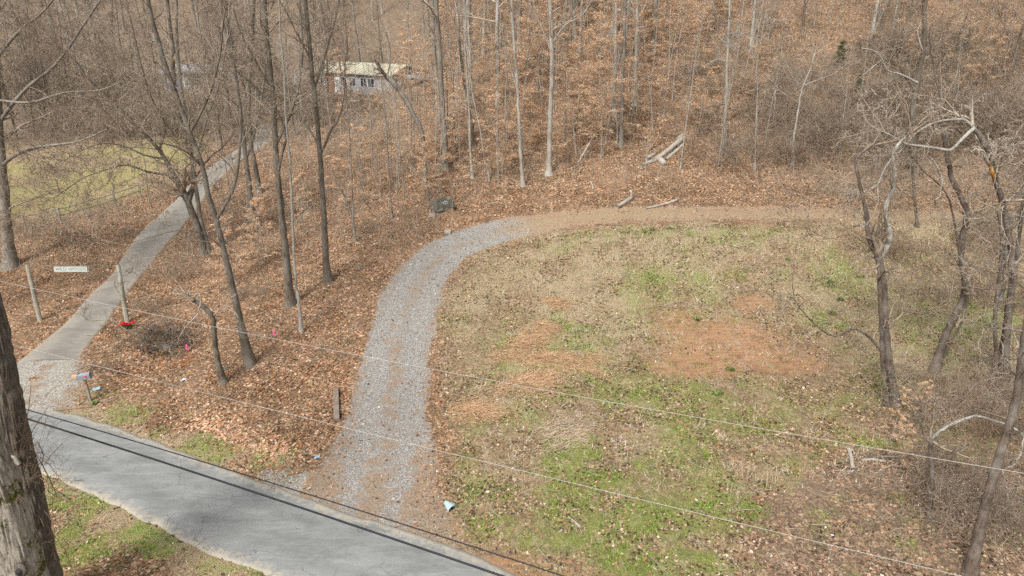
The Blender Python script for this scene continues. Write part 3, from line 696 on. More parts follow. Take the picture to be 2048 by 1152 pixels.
def proto(name, seed, hgt, r0, first, nb, blen, bark, twig, P=None, lean=.03, flat=False, leaves=0, bz=.25, single=True, leafcol=BEECH):
    """prototype tree at the origin: list of (part name, mesh)"""
    rn = random.Random(seed); P = dict(DEF, **(P or {}))
    tr, cr = TB(), TB(); tips = [] if leaves else None
    n = 12; pts = [Vector((0, 0, -.3))]; d = nrm(Vector((rn.gauss(0, lean), rn.gauss(0, lean), 1))); rad = [r0 * 1.25]
    for i in range(n):
        d = nrm(d + rv(rn) * .035 + Vector((0, 0, .05))); pts.append(pts[-1] + d * (hgt + .3) / n); rad.append(max(.012, r0 * (1 - .9 * ((i + 1) / n) ** 1.1)))
    tr.add(pts, rad, 8)
    for b in range(nb):
        t = first + (1 - first) * ((b + rn.random()) / nb) ** .9 * .98; k = min(n - 1, int(t * n)); q = pts[k].lerp(pts[k + 1], t * n - k)
        az = b * 2.4 + rn.random(); L = blen * (1.05 - .75 * (t - first) / (1 - first)) * rn.uniform(.6, 1.15)
        nd = nrm(Vector((math.cos(az), math.sin(az), bz + .5 * t * rn.random())))
        grow(cr, rn, q, nd, L, max(.012, rad[k] * rn.uniform(.3, .5)), 0 if blen > 2.2 else 1, dict(P, flat=flat), tips)
    out = []
    o = tr.mesh('trunk', bark); out.append(('trunk', o.data)); bpy.data.objects.remove(o)
    o = cr.mesh('crown', twig); out.append(('crown', o.data)); bpy.data.objects.remove(o)
    if leaves:
        global rng
        lp = leafpts(tips, rn, leaves, .09)
        o = quads('leaves', lp, .07 + .07 * rng.random(len(lp)), palette(len(lp), leafcol, [1, .9, .7, .5, .3]), M['beech'], up=.35, asp=1.7, kind=None, lift=0); out.append(('foliage', o.data)); bpy.data.objects.remove(o)
    return out
def plant(kind, parts, loc, rz, sc, label, cat, group, tilt=0):
    e = empty(kind, loc, rz); e.scale = (sc, sc, sc * random.uniform(.92, 1.1)); e.rotation_euler = (random.gauss(0, .03) + tilt, random.gauss(0, .03), rz)
    tag(e, label, cat, group)
    for nme, me in parts:
        o = bpy.data.objects.new(nme, me); C.objects.link(o); o.parent = e
    return e
TALL = [proto('tall', 100 + i, 19 + 2 * i, .17 + .02 * i, .24, 24, 4.2, M[['bark_grey', 'bark_pale', 'bark_pale', 'bark_grey'][i]], M[['twig', 'twig_pale', 'twig', 'twig'][i]], dict(nch=[6, 5, 5, 3], rmin=.010), .02, bz=.55) for i in range(4)]
BUSHY = [proto('bushy', 200 + i, 13 + 1.5 * i, .17, .2, 20, 5.2, M[['bark_dark', 'bark_grey', 'bark_dark'][i]], M[['twig', 'twig_pale', 'twig_dark'][i]], dict(nch=[8, 6, 5, 3], wig=.17, rmin=.010), .06, bz=.5) for i in range(3)]
POLE = [proto('pole', 300 + i, 9 + 1.5 * i, .05, .25, 16, 1.9, M[['bark_pale', 'bark_grey', 'bark_pale'][i]], M['twig_pale'], dict(nch=[5, 5, 4, 3], max=3), .05, bz=.5) for i in range(3)]
BEECHES = [proto('beech', 400 + i, 6.0 + 1.6 * i, .05, .12, 22, 2.6, M['bark_pale'], M['twig_pale'], dict(nch=[6, 4, 3, 2], max=2, up=.0, tiplvl=0), .05, flat=True, leaves=3600, bz=.12) for i in range(4)]

def thicket(seed, n, hgt, spread, mat, P, r=.012):
    rn = random.Random(seed); tb = TB()
    for i in range(n):
        a = rn.random() * 6.28; rr = spread * math.sqrt(rn.random()); b = rn.random() * 6.28
        grow(tb, rn, Vector((math.cos(a) * rr, math.sin(a) * rr, -.1)), nrm(Vector((math.cos(b) * .42, math.sin(b) * .42, 1))), hgt * rn.uniform(.5, 1.1), r * rn.uniform(.7, 1.5), 1, P)
    o = tb.mesh('stems', mat); me = o.data; bpy.data.objects.remove(o); return [('stems', me)]
TP = dict(DEF, wig=.26, up=-.02, max=3, nch=[5, 6, 4, 3], lref=[3, 1.6, .9, .5], rmin=.009)
VINEP = None
THICK = [thicket(500 + i, 13, 3.0 + .6 * i, 1.5, M[['twig', 'vine', 'twig'][i]], TP) for i in range(3)]
def conifer(seed, hgt):
    rn = random.Random(seed); tr, cr = TB(), TB(); tr.add([Vector((0, 0, -.2)), Vector((0, 0, hgt * .5)), Vector((0, 0, hgt))], [hgt * .02, hgt * .013, .01], 6)
    P = []
    for k in range(int(26 * hgt ** .5)):
        t = .12 + .86 * rn.random(); a = rn.random() * 6.28; L = hgt * .27 * (1.05 - t) + .15
        p0 = Vector((0, 0, hgt * t)); d = nrm(Vector((math.cos(a), math.sin(a), .15))); pts = [p0, p0 + d * L * .5, p0 + d * L + Vector((0, 0, -.08 * L))]; cr.add(pts, [.02, .012, .005], 3)
        for _ in range(45):
            f = rn.random() ** .7; q = p0 + d * L * f; P.append((q.x + rn.gauss(0, .1), q.y + rn.gauss(0, .1), q.z + rn.gauss(0, .07)))
    out = []
    for nm, tb, m in (('trunk', tr, M['bark_dark']), ('crown', cr, M['twig_dark'])): o = tb.mesh(nm, m); out.append((nm, o.data)); bpy.data.objects.remove(o)
    P = np.array(P); o = quads('needles', P, .12 + .1 * rng.random(len(P)), palette(len(P), [(.05, .085, .03), (.09, .13, .045), (.14, .18, .07), (.035, .05, .022)], [1, 1, .6, .6]), M['needle'], up=.8, asp=3, kind=None); out.append(('foliage', o.data)); bpy.data.objects.remove(o)
    return out

# ------------------------------------------------------------------ hero trees, drawn limb by limb
rn = random.Random(77)
def hero(label, limbs, bark='bark_dark', twig='twig', dens=1.2, blen=2.6, t0=.35, P=None, name='bare_tree', cat='tree', yslope=0.0, group=None, seed=1, limb_mats=None, up=.5, Y0=None, foot=True, tagonly=None, flat=False):
    """limbs: [(pixel points, start radius px, end radius px[, density factor, depth drift m])]; the first one is the trunk"""
    rn = random.Random(seed); P = dict(DEF, **(P or {}))
    base = at(*limbs[0][0][0]) if Y0 is None else onY(*limbs[0][0][0], Y0); Yb = base.y
    root = empty(name, base); tag(root, label, cat, group)
    crown = TB(); n_l = 0
    for li, lb in enumerate(limbs):
        pts, ra, rb = lb[:3]; df = lb[3] if len(lb) > 3 else 1; drift = lb[4] if len(lb) > 4 else 0; mt = lb[5] if len(lb) > 5 else bark
        y0 = lb[6] if len(lb) > 6 else 0
        # smooth the limb through its drawn points
        dn = []
        for i in range(len(pts) - 1):
            p0 = pts[max(0, i - 1)]; p1 = pts[i]; p2 = pts[i + 1]; p3 = pts[min(len(pts) - 1, i + 2)]
            m = 4 if li == 0 or ra > 3 else 3
            for k in range(m):
                t = k / m
                dn.append(tuple(.5 * ((2 * b) + (-a + c) * t + (2 * a - 5 * b + 4 * c - d) * t * t + (-a + 3 * b - 3 * c + d) * t ** 3) for a, b, c, d in zip(p0, p1, p2, p3)))
        dn.append(pts[-1])
        W3 = []; rad = []
        for i, q in enumerate(dn):
            f = i / (len(dn) - 1); v = onY(q[0] + rn.gauss(0, .5), q[1], Yb + y0 + drift * f + (0 if li == 0 and i < 2 else rn.gauss(0, .04)))
            pr = (ra + (rb - ra) * f ** .8) * .80; 
            if li == 0 and foot: pr *= 1 + .95 * math.exp(-f * 24)
            W3.append(v); rad.append(max(.006, pr * depth(v) / FPX * rn.uniform(.93, 1.07)))
        if li == 0 and foot: W3[0] = W3[0] + Vector((0, 0, -.25))
        tb = TB(); tb.add([v - base for v in W3], rad, 12 if ra > 6 else (8 if ra > 2.5 else 5))
        tb.mesh('trunk' if li == 0 else 'limb', M[mt], root)
        # side branches
        tot = sum((W3[i + 1] - W3[i]).length for i in range(len(W3) - 1))
        nb = int(tot * dens * df + rn.random())
        for b in range(nb):
            t = (t0 if li == 0 else .12) + (1 - (t0 if li == 0 else .12)) * rn.random(); k = min(len(W3) - 2, int(t * (len(W3) - 1)))
            q = W3[k].lerp(W3[k + 1], t * (len(W3) - 1) - k); dd = nrm(W3[k + 1] - W3[k]); side = rv(rn); side -= side.dot(dd) * dd; side = nrm(side)
            nd = nrm(dd * rn.uniform(.2, .8) + side + Vector((0, 0, up * rn.random())))
            grow(crown, rn, q - base, nd, blen * rn.uniform(.35, 1.15) * (1.1 - .4 * t), max(.009, rad[k] * rn.uniform(.15, .45)), 0 if blen > 1.7 else 1, dict(P, flat=flat))
        # the limb's own end splits into finer wood
        if df > 0:
            dd = nrm(W3[-1] - W3[-2])
            for _ in range(3): grow(crown, rn, W3[-1] - base, nrm(dd + rv(rn) * .35), blen * rn.uniform(.6, 1), max(.008, rad[-1] * .75), 0 if blen > 1.7 else 1, P)
    if crown.t: crown.mesh('crown', M[twig], root)
    return root

# left side, big spreading crowns
BIG = dict(nch=[8, 7, 6, 3], wig=.22, up=.015, rmin=.009)
hero('large old grey tree at the edge of the lawn, rising behind the signpost bank', [([(22,532),(12,430),(4,330),(-4,230),(-10,120),(-20,0),(-30,-120)],12.5,7), ([(4,330),(50,300),(110,290),(160,282),(215,258)],5,1.5,1.6,-4), ([(0,240),(50,180),(110,130),(160,60),(200,0),(230,-60)],5,2,1,2), ([(-6,200),(60,205),(130,185),(200,180),(250,160)],3.5,1,1,-2), ([(-8,120),(40,60),(90,20),(130,-40)],4,2,1,-3), ([(10,420),(60,400),(110,385),(150,395)],2,.8,1.3,-2)], 'bark_grey', 'twig', 1.6, 4.6, .3, BIG, seed=11)
hero('wide forking tree leaning out over the paved driveway', [([(408,508),(398,465),(380,415),(372,395),(365,380)],9,8), ([(368,392),(345,345),(318,300),(290,268),(262,235),(225,200),(185,165),(150,120)],6.5,2,1.4,-1), ([(378,402),(388,360),(380,300),(362,245),(350,170),(345,90),(332,-20),(325,-100)],6,3.5,1.3,1), ([(372,395),(395,350),(420,315),(450,290),(470,262)],3,1,1.2,2), ([(350,350),(300,345),(255,330),(210,340),(160,360),(110,395)],3,1,1.5,-3), ([(330,318),(290,310),(240,290),(190,290),(130,320)],2.6,.8,1.4,-1.5), ([(318,300),(330,250),(300,190),(280,120),(262,40)],2.8,1.2,1.2,-2)], 'bark_dark', 'twig', 1.5, 3.8, .8, BIG, seed=12)
hero('twin-stemmed pale tree directly behind the wide forking tree', [([(416,505),(402,440),(395,400),(388,340),(378,280),(365,200),(355,100),(352,0),(350,-90)],6,3.5), ([(388,340),(410,250),(440,160),(455,60),(462,-60)],3,2)], 'bark_grey', 'twig_pale', 1.1, 3.4, .4, seed=13)
hero('tall dark leaning trunk with roots exposed beside the broken snag', [([(500,730),(482,650),(466,580),(450,510),(432,440),(418,395),(405,335),(380,265),(352,190),(325,110),(300,20),(285,-60)],9,4.5), ([(405,335),(375,305),(340,290),(300,285),(250,300)],3,1,1.2,-2), ([(432,440),(465,380),(478,310),(482,230),(470,140),(455,40),(440,-50)],5,2.5,1.1,1), ([(380,265),(420,190),(440,110),(450,20)],3,1.5,1.1,-2), ([(448,500),(410,470),(360,460),(300,475),(250,490)],2,.7,1.2,-2)], 'bark_dark', 'twig', 1.15, 3.6, .45, BIG, seed=14)
hero('short broken dark snag with bleached twisted deadwood at its top', [([(447,765),(436,725),(430,690),(428,650),(424,632),(405,612),(385,600)],8,5,.3), ([(388,598),(392,588),(400,590),(402,605),(396,622)],3,1.5,0,-.3,'dead'), ([(398,625),(385,640),(370,655),(358,675)],2.6,.7,.4,-.3,'dead'), ([(425,635),(440,618),(455,612),(470,625),(478,640)],2.2,.7,1,-.4,'dead'), ([(420,628),(408,635),(395,650),(405,660)],1.6,.6,.5,.2,'dead')], 'bark_dark', 'twig_pale', 1.2, 1.1, .5, seed=15, name='broken_tree')
hero('dark straight trunk with an elbowed side limb, mossy at its foot', [([(581,610),(575,540),(568,470),(560,400),(554,330),(550,260),(545,180),(535,90),(528,0),(522,-100)],9.5,5.5), ([(566,455),(560,400),(558,345),(566,300),(572,270),(555,225),(530,195),(500,165),(470,140)],4.5,1.8,1,-1.5), ([(552,290),(580,230),(600,160),(605,90),(600,10),(598,-70)],3.6,2,1,1), ([(545,180),(510,120),(480,60),(455,-20)],3,1.5,1,-1)], 'bark_dark', 'twig', 1.0, 3.4, .45, seed=16)
hero('slender pale trunk standing just in front of the dark elbowed tree', [([(603,662),(597,600),(590,540),(586,470),(583,400),(580,320),(572,240),(568,150),(560,50),(555,-60)],4,2)], 'bark_pale', 'twig_pale', .9, 2.0, .35, seed=17)
hero('straight grey-brown trunk alone beside the leaf-strewn slope above the gravel', [([(655,562),(651,500),(648,440),(645,380),(641,320),(635,250),(628,180),(620,100),(612,10),(606,-90)],8,5), ([(645,300),(662,260),(680,230),(690,180),(690,130)],3.5,1.2,1.2,-1), ([(640,300),(620,260),(590,225),(570,190)],2.4,.8,1,1), ([(628,180),(650,110),(670,40),(685,-40)],3,1.6,1,1), ([(622,120),(590,60),(560,0)],2.4,1.2,1,-1)], 'bark_dark', 'twig', .95, 3.2, .45, seed=18)
hero('grey trunk rising past the bend of the paved driveway', [([(506,440),(500,380),(492,320),(482,240),(470,160),(452,80),(440,0),(430,-90)],7,4), ([(492,320),(515,240),(528,160),(530,70),(540,-20)],3.5,2)], 'bark_grey', 'twig', 1.2, 3.4, .35, seed=19)
hero('brown trunk deep behind the drive, ivy green on one side', [([(520,385),(505,300),(498,220),(500,140),(505,60),(508,-40)],6,4)], 'bark_dark', 'twig', 1.3, 3.2, .3, seed=20)
hero('thin grey sapling beside the brush in the leaf-covered slope', [([(710,482),(706,430),(703,370),(700,300),(695,220),(690,140)],3.2,1.2), ([(706,440),(700,420),(692,400),(686,388)],2.2,1.6,.4,.2)], 'bark_grey', 'twig', .9, 2.0, .4, seed=21)
hero('spindly sapling standing alone above the block ruin slope', [([(784,436),(780,380),(776,320),(772,250),(765,180),(758,100)],2.5,1)], 'bark_grey', 'twig', 1.0, 1.9, .35, seed=22)
hero('crooked trunk with a dark leaning upper limb in front of the cream roofed house', [([(852,372),(850,320),(848,290),(842,258),(826,226),(808,196),(790,170),(772,152)],4.5,6.5,.25), ([(774,152),(782,110),(770,60),(755,20),(748,-50)],1.8,1,.6)], 'bark_grey', 'twig_dark', .5, 1.8, .7, seed=23)
hero('straight grey oak with rough bark standing beside the long fallen log', [([(891,338),(889,270),(884,200),(880,130),(876,60),(872,-20),(868,-120)],7.2,5.2)], 'bark_grey', 'twig', .7, 3.2, .5, seed=24)
hero('thin pale trunk with a flared foot between the oak and the leaning poles', [([(945,356),(941,300),(938,230),(934,160),(930,80),(928,0)],3,1.8)], 'bark_pale', 'twig_pale', .9, 1.9, .4, seed=25)
hero('slim pale pole tree leaning a little away from the flared one', [([(980,362),(970,320),(960,260),(948,200),(938,130),(932,60),(930,0)],2.5,1.5)], 'bark_pale', 'twig_pale', .9, 1.8, .4, seed=26)
hero('upright thin whitish pole standing through the long fallen log', [([(1005,345),(1007,290),(1010,230),(1012,160),(1010,90)],2,1.1)], 'bark_pale', 'twig_pale', 1, 1.7, .4, seed=27)
hero('trunk with a bare bleached foot and stripped bark beside the fallen log end', [([(1046,372),(1042,320),(1039,260),(1036,190),(1030,110),(1024,30),(1020,-60)],4.5,3.6), ([(1036,190),(1015,110),(1005,60)],2,1,1)], 'bark_pale', 'twig', .7, 2.4, .5, seed=28)
hero('stout pale beech with smooth grey bark and flared roots above the track', [([(1098,348),(1099,290),(1101,220),(1104,150),(1103,80),(1100,0),(1098,-110)],6.5,4.6), ([(1104,110),(1085,60),(1065,10)],2.4,1.2), ([(1102,90),(1130,50),(1165,30),(1190,-10)],2,1)], 'bark_pale', 'twig_pale', .75, 3.0, .45, seed=29)
hero('dark thin leaning trunk on the slope behind the long fallen log', [([(950,292),(944,250),(935,200),(925,140),(918,70)],4,3)], 'bark_dark', 'twig', .9, 2.5, .4, seed=30)
hero('straight tall grey trunk rising from the hillside just above the leaning stick', [([(1242,292),(1244,220),(1246,150),(1248,70),(1250,-10),(1252,-110)],4.6,3.8)], 'bark_grey', 'twig_pale', .6, 2.8, .6, seed=31)
hero('pale grey trunk, first of the close trio high on the hillside', [([(1229,232),(1230,160),(1231,90),(1232,10),(1233,-90)],4.6,4)], 'bark_pale', 'twig_pale', .6, 2.8, .6, seed=32)
hero('pale grey trunk, last of the close trio high on the hillside', [([(1270,210),(1272,150),(1273,90),(1274,10),(1275,-90)],4.4,3.8)], 'bark_pale', 'twig_pale', .6, 2.8, .6, seed=33)
hero('white-barked slim tree with whorled pale branches on the brushy slope', [([(1450,292),(1451,240),(1453,180),(1455,110),(1458,50),(1460,-20),(1462,-90)],3.6,2.2), ([(1455,125),(1435,118),(1415,128),(1400,130)],1.2,.5,1.5), ([(1456,90),(1480,70),(1510,60)],1.2,.5,1.5), ([(1455,130),(1430,90),(1420,50)],1.2,.5,1.3)], 'bark_limb', 'bark_limb', 1.1, 1.8, .45, seed=34)
hero('thin straight grey sapling in the brush below the mossy fallen trunk', [([(1511,338),(1511,290),(1512,240),(1514,180),(1514,110)],2,1)], 'bark_pale', 'twig_pale', 1.1, 1.6, .4, seed=35)
hero('young tree with an open forked pale crown above the dirt track', [([(1586,328),(1588,280),(1594,235),(1600,200),(1606,172),(1620,140),(1628,110)],2.9,1.4), ([(1606,172),(1590,160),(1578,140),(1568,115)],1.5,.6,1.5), ([(1608,170),(1640,158),(1665,148),(1690,130)],1.4,.5,1.6), ([(1596,205),(1575,192),(1560,180),(1548,165)],1.3,.5,1.4)], 'bark_limb', 'twig_pale', 1.6, 1.7, .5, seed=36)
hero('short whitish pole tree beside the upper end of the mossy fallen trunk', [([(1548,250),(1549,220),(1550,190)],2.3,1.5)], 'bark_pale', 'twig_pale', .8, .9, .4, seed=37)
hero('dark hillside tree draped in vines with bleached broken limbs', [([(1828,345),(1824,280),(1826,220),(1838,150),(1848,90),(1850,20),(1848,-80)],7,4.5), ([(1835,165),(1800,148),(1775,140),(1755,105),(1722,96)],2.6,1.2,.8,-1,'bark_limb'), ([(1765,118),(1745,135),(1725,150)],1.6,.8,.5,-1,'bark_limb'), ([(1845,100),(1835,60),(1852,30),(1840,0)],2.2,1.2,.8,.5,'bark_limb'), ([(1830,180),(1800,135),(1815,118),(1830,112)],2.6,1.2,1,-.5,'bark_dark')], 'bark_dark', 'twig', 1.3, 2.6, .3, seed=38)

# right side, vine-hung trees at the field edge
RP = dict(wig=.28, nch=[8, 6, 4, 3], up=-.01, rmin=.010)
hero('forked twisted tree with one bleached arm at the edge of the field', [([(1792,808),(1780,745),(1773,690),(1768,630),(1766,575),(1762,540),(1756,512)],10.5,9), ([(1757,515),(1742,490),(1735,465),(1733,430),(1725,390),(1716,350),(1712,320),(1730,300)],6,3.5,1.2,.4), ([(1758,518),(1775,492),(1780,470),(1772,440),(1774,405),(1786,375),(1790,345),(1786,310),(1800,285),(1812,275)],7.5,3.5,1.2,-.4,'bark_limb'), ([(1768,708),(1745,680),(1718,660),(1700,660),(1670,672),(1640,658),(1612,630),(1590,600),(1585,570)],4,.9,1.1,-1.2), ([(1750,500),(1700,470),(1660,478),(1620,460)],1.5,.6,1.2,-.5)], 'bark_right', 'twig', 1.0, 2.4, .3, RP, seed=40)
hero('second stem at the forked tree foot, straight and brown', [([(1776,812),(1768,760),(1764,700),(1762,640),(1758,560)],5.5,5,.4)], 'bark_right', 'twig_dark', .6, 1.5, .5, RP, seed=41)
hero('s-curved leaning tree with a dark vine running up it', [([(1868,745),(1880,705),(1892,668),(1910,632),(1926,598),(1930,560),(1922,520),(1926,470),(1934,430),(1922,395),(1905,360),(1896,320),(1888,270),(1882,215)],9.5,5), ([(1884,222),(1880,190),(1870,150),(1862,110),(1858,60)],3,1.2,1.3), ([(1926,540),(1915,480),(1906,430),(1898,400),(1880,370),(1850,345),(1830,320)],3.2,1.5,1,-.8,'bark_dark'), ([(1880,725),(1905,680),(1925,640),(1935,595),(1928,560)],3,2.4,.3,-.5,'bark_dark')], 'bark_right', 'twig', 1.1, 2.4, .3, RP, seed=42)
hero('arched broken tree with orange split heartwood and pale lichened limbs', [([(2010,760),(2012,690),(2018,620),(2024,560),(2022,500),(2012,440),(2002,395),(1992,365),(1984,335)],9,6), ([(1984,335),(1978,305),(1962,275),(1945,255)],7.5,6,.4), ([(1945,252),(1928,240),(1905,239),(1870,245),(1838,262),(1815,285)],3.6,2,1,-.3,'bark_limb'), ([(1948,256),(1928,275),(1915,288),(1900,300),(1870,296),(1840,292),(1812,288),(1795,278),(1770,265)],4.8,2,.8,-.5,'bark_limb'), ([(1808,296),(1785,315),(1768,340),(1755,370)],3,2,.8,-.6,'bark_limb'), ([(1992,365),(1998,340),(2004,315)],1.5,.7,2)], 'bark_right', 'twig_pale', 1.1, 2.4, .35, RP, seed=43)
w_ = at(2010, 760)
hero('lichen-pale hanging branch dangling below the arched broken tree', [([(1865,318),(1876,338),(1884,360),(1880,390),(1870,400)],2.6,1.4,.4)], 'bark_limb', 'twig', .6, 1, .5, RP, name='hanging_branch', cat='branch', seed=44, Y0=w_.y - .8, foot=False)
hero('lean brown tree beside the frame edge with a snapped pale side stem', [([(2000,740),(2008,670),(2018,600),(2030,540),(2038,470),(2044,420),(2060,330),(2070,230)],7,4), ([(2002,600),(2008,560),(2010,500),(2018,450),(2030,425)],4.5,4,.3,-.4,'bark_limb'), ([(2030,590),(2020,620),(2026,660),(2040,700),(2048,730)],2.6,1.6,.8,-1,'bark_limb')], 'bark_right', 'twig', 1.1, 2.4, .3, RP, seed=45)
hero('slim tree with a long pale arching arm low in the corner brush', [([(1858,1042),(1862,990),(1864,940),(1861,900),(1862,880)],6.5,5.5,.3), ([(1862,880),(1880,862),(1905,848),(1930,838),(1955,832),(1990,842),(2020,852),(2045,872),(2042,905),(2028,930),(2010,935)],4.6,1.6,.7,-.6,'bark_limb'), ([(1858,882),(1845,860),(1838,835),(1842,812)],3,2,1.2,.4), ([(2005,940),(2015,980),(2022,1040),(2030,1100)],1.2,.6,.6,-.8,'bark_limb')], 'bark_right', 'twig', .8, 1.9, .3, RP, seed=46)
hero('thick brown leaning trunk rising out of the lowest corner', [([(1940,1146),(1955,1080),(1972,1010),(1988,950),(2006,890),(2022,840),(2036,780),(2046,700),(2060,600),(2075,480)],13,8), ([(2005,1020),(2040,1005),(2070,990)],3,1.4,.8)], 'bark_right', 'twig_dark', .8, 2.6, .3, RP, seed=47)
hero('brown twisted tree standing between the s-curved tree and the frame edge', [([(1985,770),(1992,700),(1990,640),(1998,560),(2004,480),(1996,420)],6,3.5), ([(1992,660),(1960,640),(1930,650),(1900,640)],1.8,.7,1)], 'bark_right', 'twig', 1.2, 2.2, .3, RP, seed=48)
hero('dark slim tree on the bank behind the forked twisted tree', [([(1835,455),(1830,400),(1826,340),(1830,280),(1822,220)],4,2.5), ([(1828,400),(1790,370),(1760,340),(1740,300)],1.8,.8,1.2)], 'bark_dark', 'twig', 1.4, 2.6, .3, RP, seed=49)

for nm_, cx_, cy_, k_, sd_ in [('tangle of hanging vines round the forked twisted tree', 1765, 520, 16, 1), ('tangle of hanging vines through the s-curved tree', 1900, 470, 18, 2), ('tangle of hanging vines under the arched broken tree', 1985, 560, 22, 3), ('vines looping over the dark hillside tree', 1840, 250, 18, 4)]:
    r_ = random.Random(sd_); c_ = at(1792, 808) if sd_ == 1 else (at(1868, 745) if sd_ == 2 else (at(2010, 760) if sd_ == 3 else at(1828, 345)))
    e_ = empty('vine_tangle', c_); tag(e_, nm_, 'vines'); tb = TB()
    for i in range(k_):
        p = onY(cx_ + r_.gauss(0, 38), cy_ + r_.gauss(0, 95), c_.y + r_.gauss(0, .8)) - c_; d = nrm(rv(r_)); L = r_.uniform(2, 5); pts = []; rd = r_.uniform(.008, .02)
        for q in range(14):
            pts.append(p.copy()); d = nrm(d + rv(r_) * .35 + Vector((0, 0, -.06))); p = p + d * L / 14
        tb.add(pts, [rd * (1 - .5 * q / 13) for q in range(14)], 4)
        for q in range(2, 14, 3): grow(tb, r_, pts[q], nrm(rv(r_)), r_.uniform(.4, 1.2), .008, 1, dict(DEF, wig=.28, up=-.02, max=3, nch=[5, 4, 3, 3]))
    tb.mesh('stems', M[['vine', 'twig', 'twig_pale', 'vine'][sd_ - 1]], e_)

# split heartwood showing on the arched tree
p1 = onY(1979, 326, w_.y - .16); p2 = onY(1990, 362, w_.y - .16); tb = TB()
tb.add([p1, p1.lerp(p2, .4), p2], [.03, .09, .03], 6)
wd = tb.mesh('split_wood', M['wound'])
for o in C.objects:
    if o.get('label', '').startswith('arched broken'): wd.parent = o; wd.matrix_parent_inverse = Matrix.Translation(-o.location)

# ------------------------------------------------------------------ the old trunks in the near corner
def old_trunk(label, pts, Yb, mat, seed, moss=False):
    base = onY(pts[0][0], pts[0][1], Yb); W3 = []; rad = []
    for i in range(len(pts) - 1):
        for k in range(14):
            f = k / 14; a, b = pts[i], pts[i + 1]
            q = (a[0] * (1 - f) + b[0] * f, a[1] * (1 - f) + b[1] * f); r = a[2] * (1 - f) + b[2] * f
            v = onY(q[0], q[1], Yb); W3.append(v); rad.append(r * depth(v) / FPX)
    A = np.array([tuple(v) for v in W3]); 
    for _ in range(8): A[1:-1] = (A[:-2] + 2 * A[1:-1] + A[2:]) / 4
    k = 150; n = len(A); V = np.zeros((n, k, 3)); T = np.gradient(A, axis=0); T /= np.linalg.norm(T, axis=1, keepdims=True)
    e1 = np.cross(T, [0, 1, 0]); e1 /= np.linalg.norm(e1, axis=1, keepdims=True); e2 = np.cross(T, e1)
    th = np.arange(k) * 2 * np.pi / k; L = np.r_[0, np.cumsum(np.linalg.norm(np.diff(A, axis=0), axis=1))]
    for i in range(n):
        r = np.array([rad[i]] * k)
        u = th / (2 * np.pi) * 34; fl = np.exp(-L[i] / .8) * .2 * (.5 + .5 * np.sin(th * 5 + seed))
        rid = np.abs(vnoise(u, u * 0 + L[i] * 2.2, 1.0, seed) - .5) * 2
        r = r * (1 + fl + .05 * (vnoise(th * 2, th * 0 + L[i], 1.0, seed + 3) - .5)) + .075 * (rid - .5) * (1 if rad[i] > .2 else .5)
        V[i] = A[i] + r[:, None] * (np.cos(th)[:, None] * e1[i] + np.sin(th)[:, None] * e2[i])
    idx = np.arange(n * k).reshape(n, k); j = (np.arange(k) + 1) % k
    F = np.stack([idx[:-1], idx[:-1][:, j], idx[1:][:, j], idx[1:]], -1).reshape(-1, 4)
    root = empty('old_tree', base); tag(root, label, 'tree')
    o = meshobj('trunk', (V - np.array(tuple(base))).reshape(-1, 3), F, mat, root, True)
    return root, W3, rad
gb = at(40, 1240)
YB = 14.6
old, ow, orad = old_trunk('massive mossy old trunk with a ringed knot hole near the road', [(80,1330,50),(55,1180,40),(36,1085,36),(10,985,31),(-24,900,30),(-60,800,27),(-105,640,25),(-140,430,26),(-190,200,22),(-230,0,18),(-260,-160,14)], YB, M['bark_old'], 91)
kp = onY(41, 1141, YB - .50)
bm = bmesh.new(); bmesh.ops.create_cone(bm, cap_ends=True, segments=16, radius1=.17, radius2=.13, depth=.10, matrix=Matrix.Translation(kp - old.location) @ Matrix.Rotation(R(80), 4, 'X') @ Matrix.Diagonal((1, 1.25, 1, 1)))
bmobj('knot_rim', bm, M['bark_old2'], old, True)
bm = bmesh.new(); bmesh.ops.create_cone(bm, cap_ends=True, segments=16, radius1=.085, radius2=.085, depth=.12, matrix=Matrix.Translation(kp - old.location + Vector((0, -.02, .0))) @ Matrix.Rotation(R(80), 4, 'X') @ Matrix.Diagonal((1, 1.25, 1, 1)))
bmobj('knot_hole_shade', bm, M['shade_black'], old, True)  # solid dark plug: the shade of the knot hole put in as colour
old2, ow2, orad2 = old_trunk('shaggy dark old trunk wrapped in vines behind the mossy one', [(92,1200,34),(72,1080,29),(56,990,28),(42,930,28),(24,850,28),(4,760,27),(-12,660,26),(-50,500,24),(-80,300,20),(-110,100,16),(-130,-80,12)], YB + 1.4, M['bark_old2'], 95)
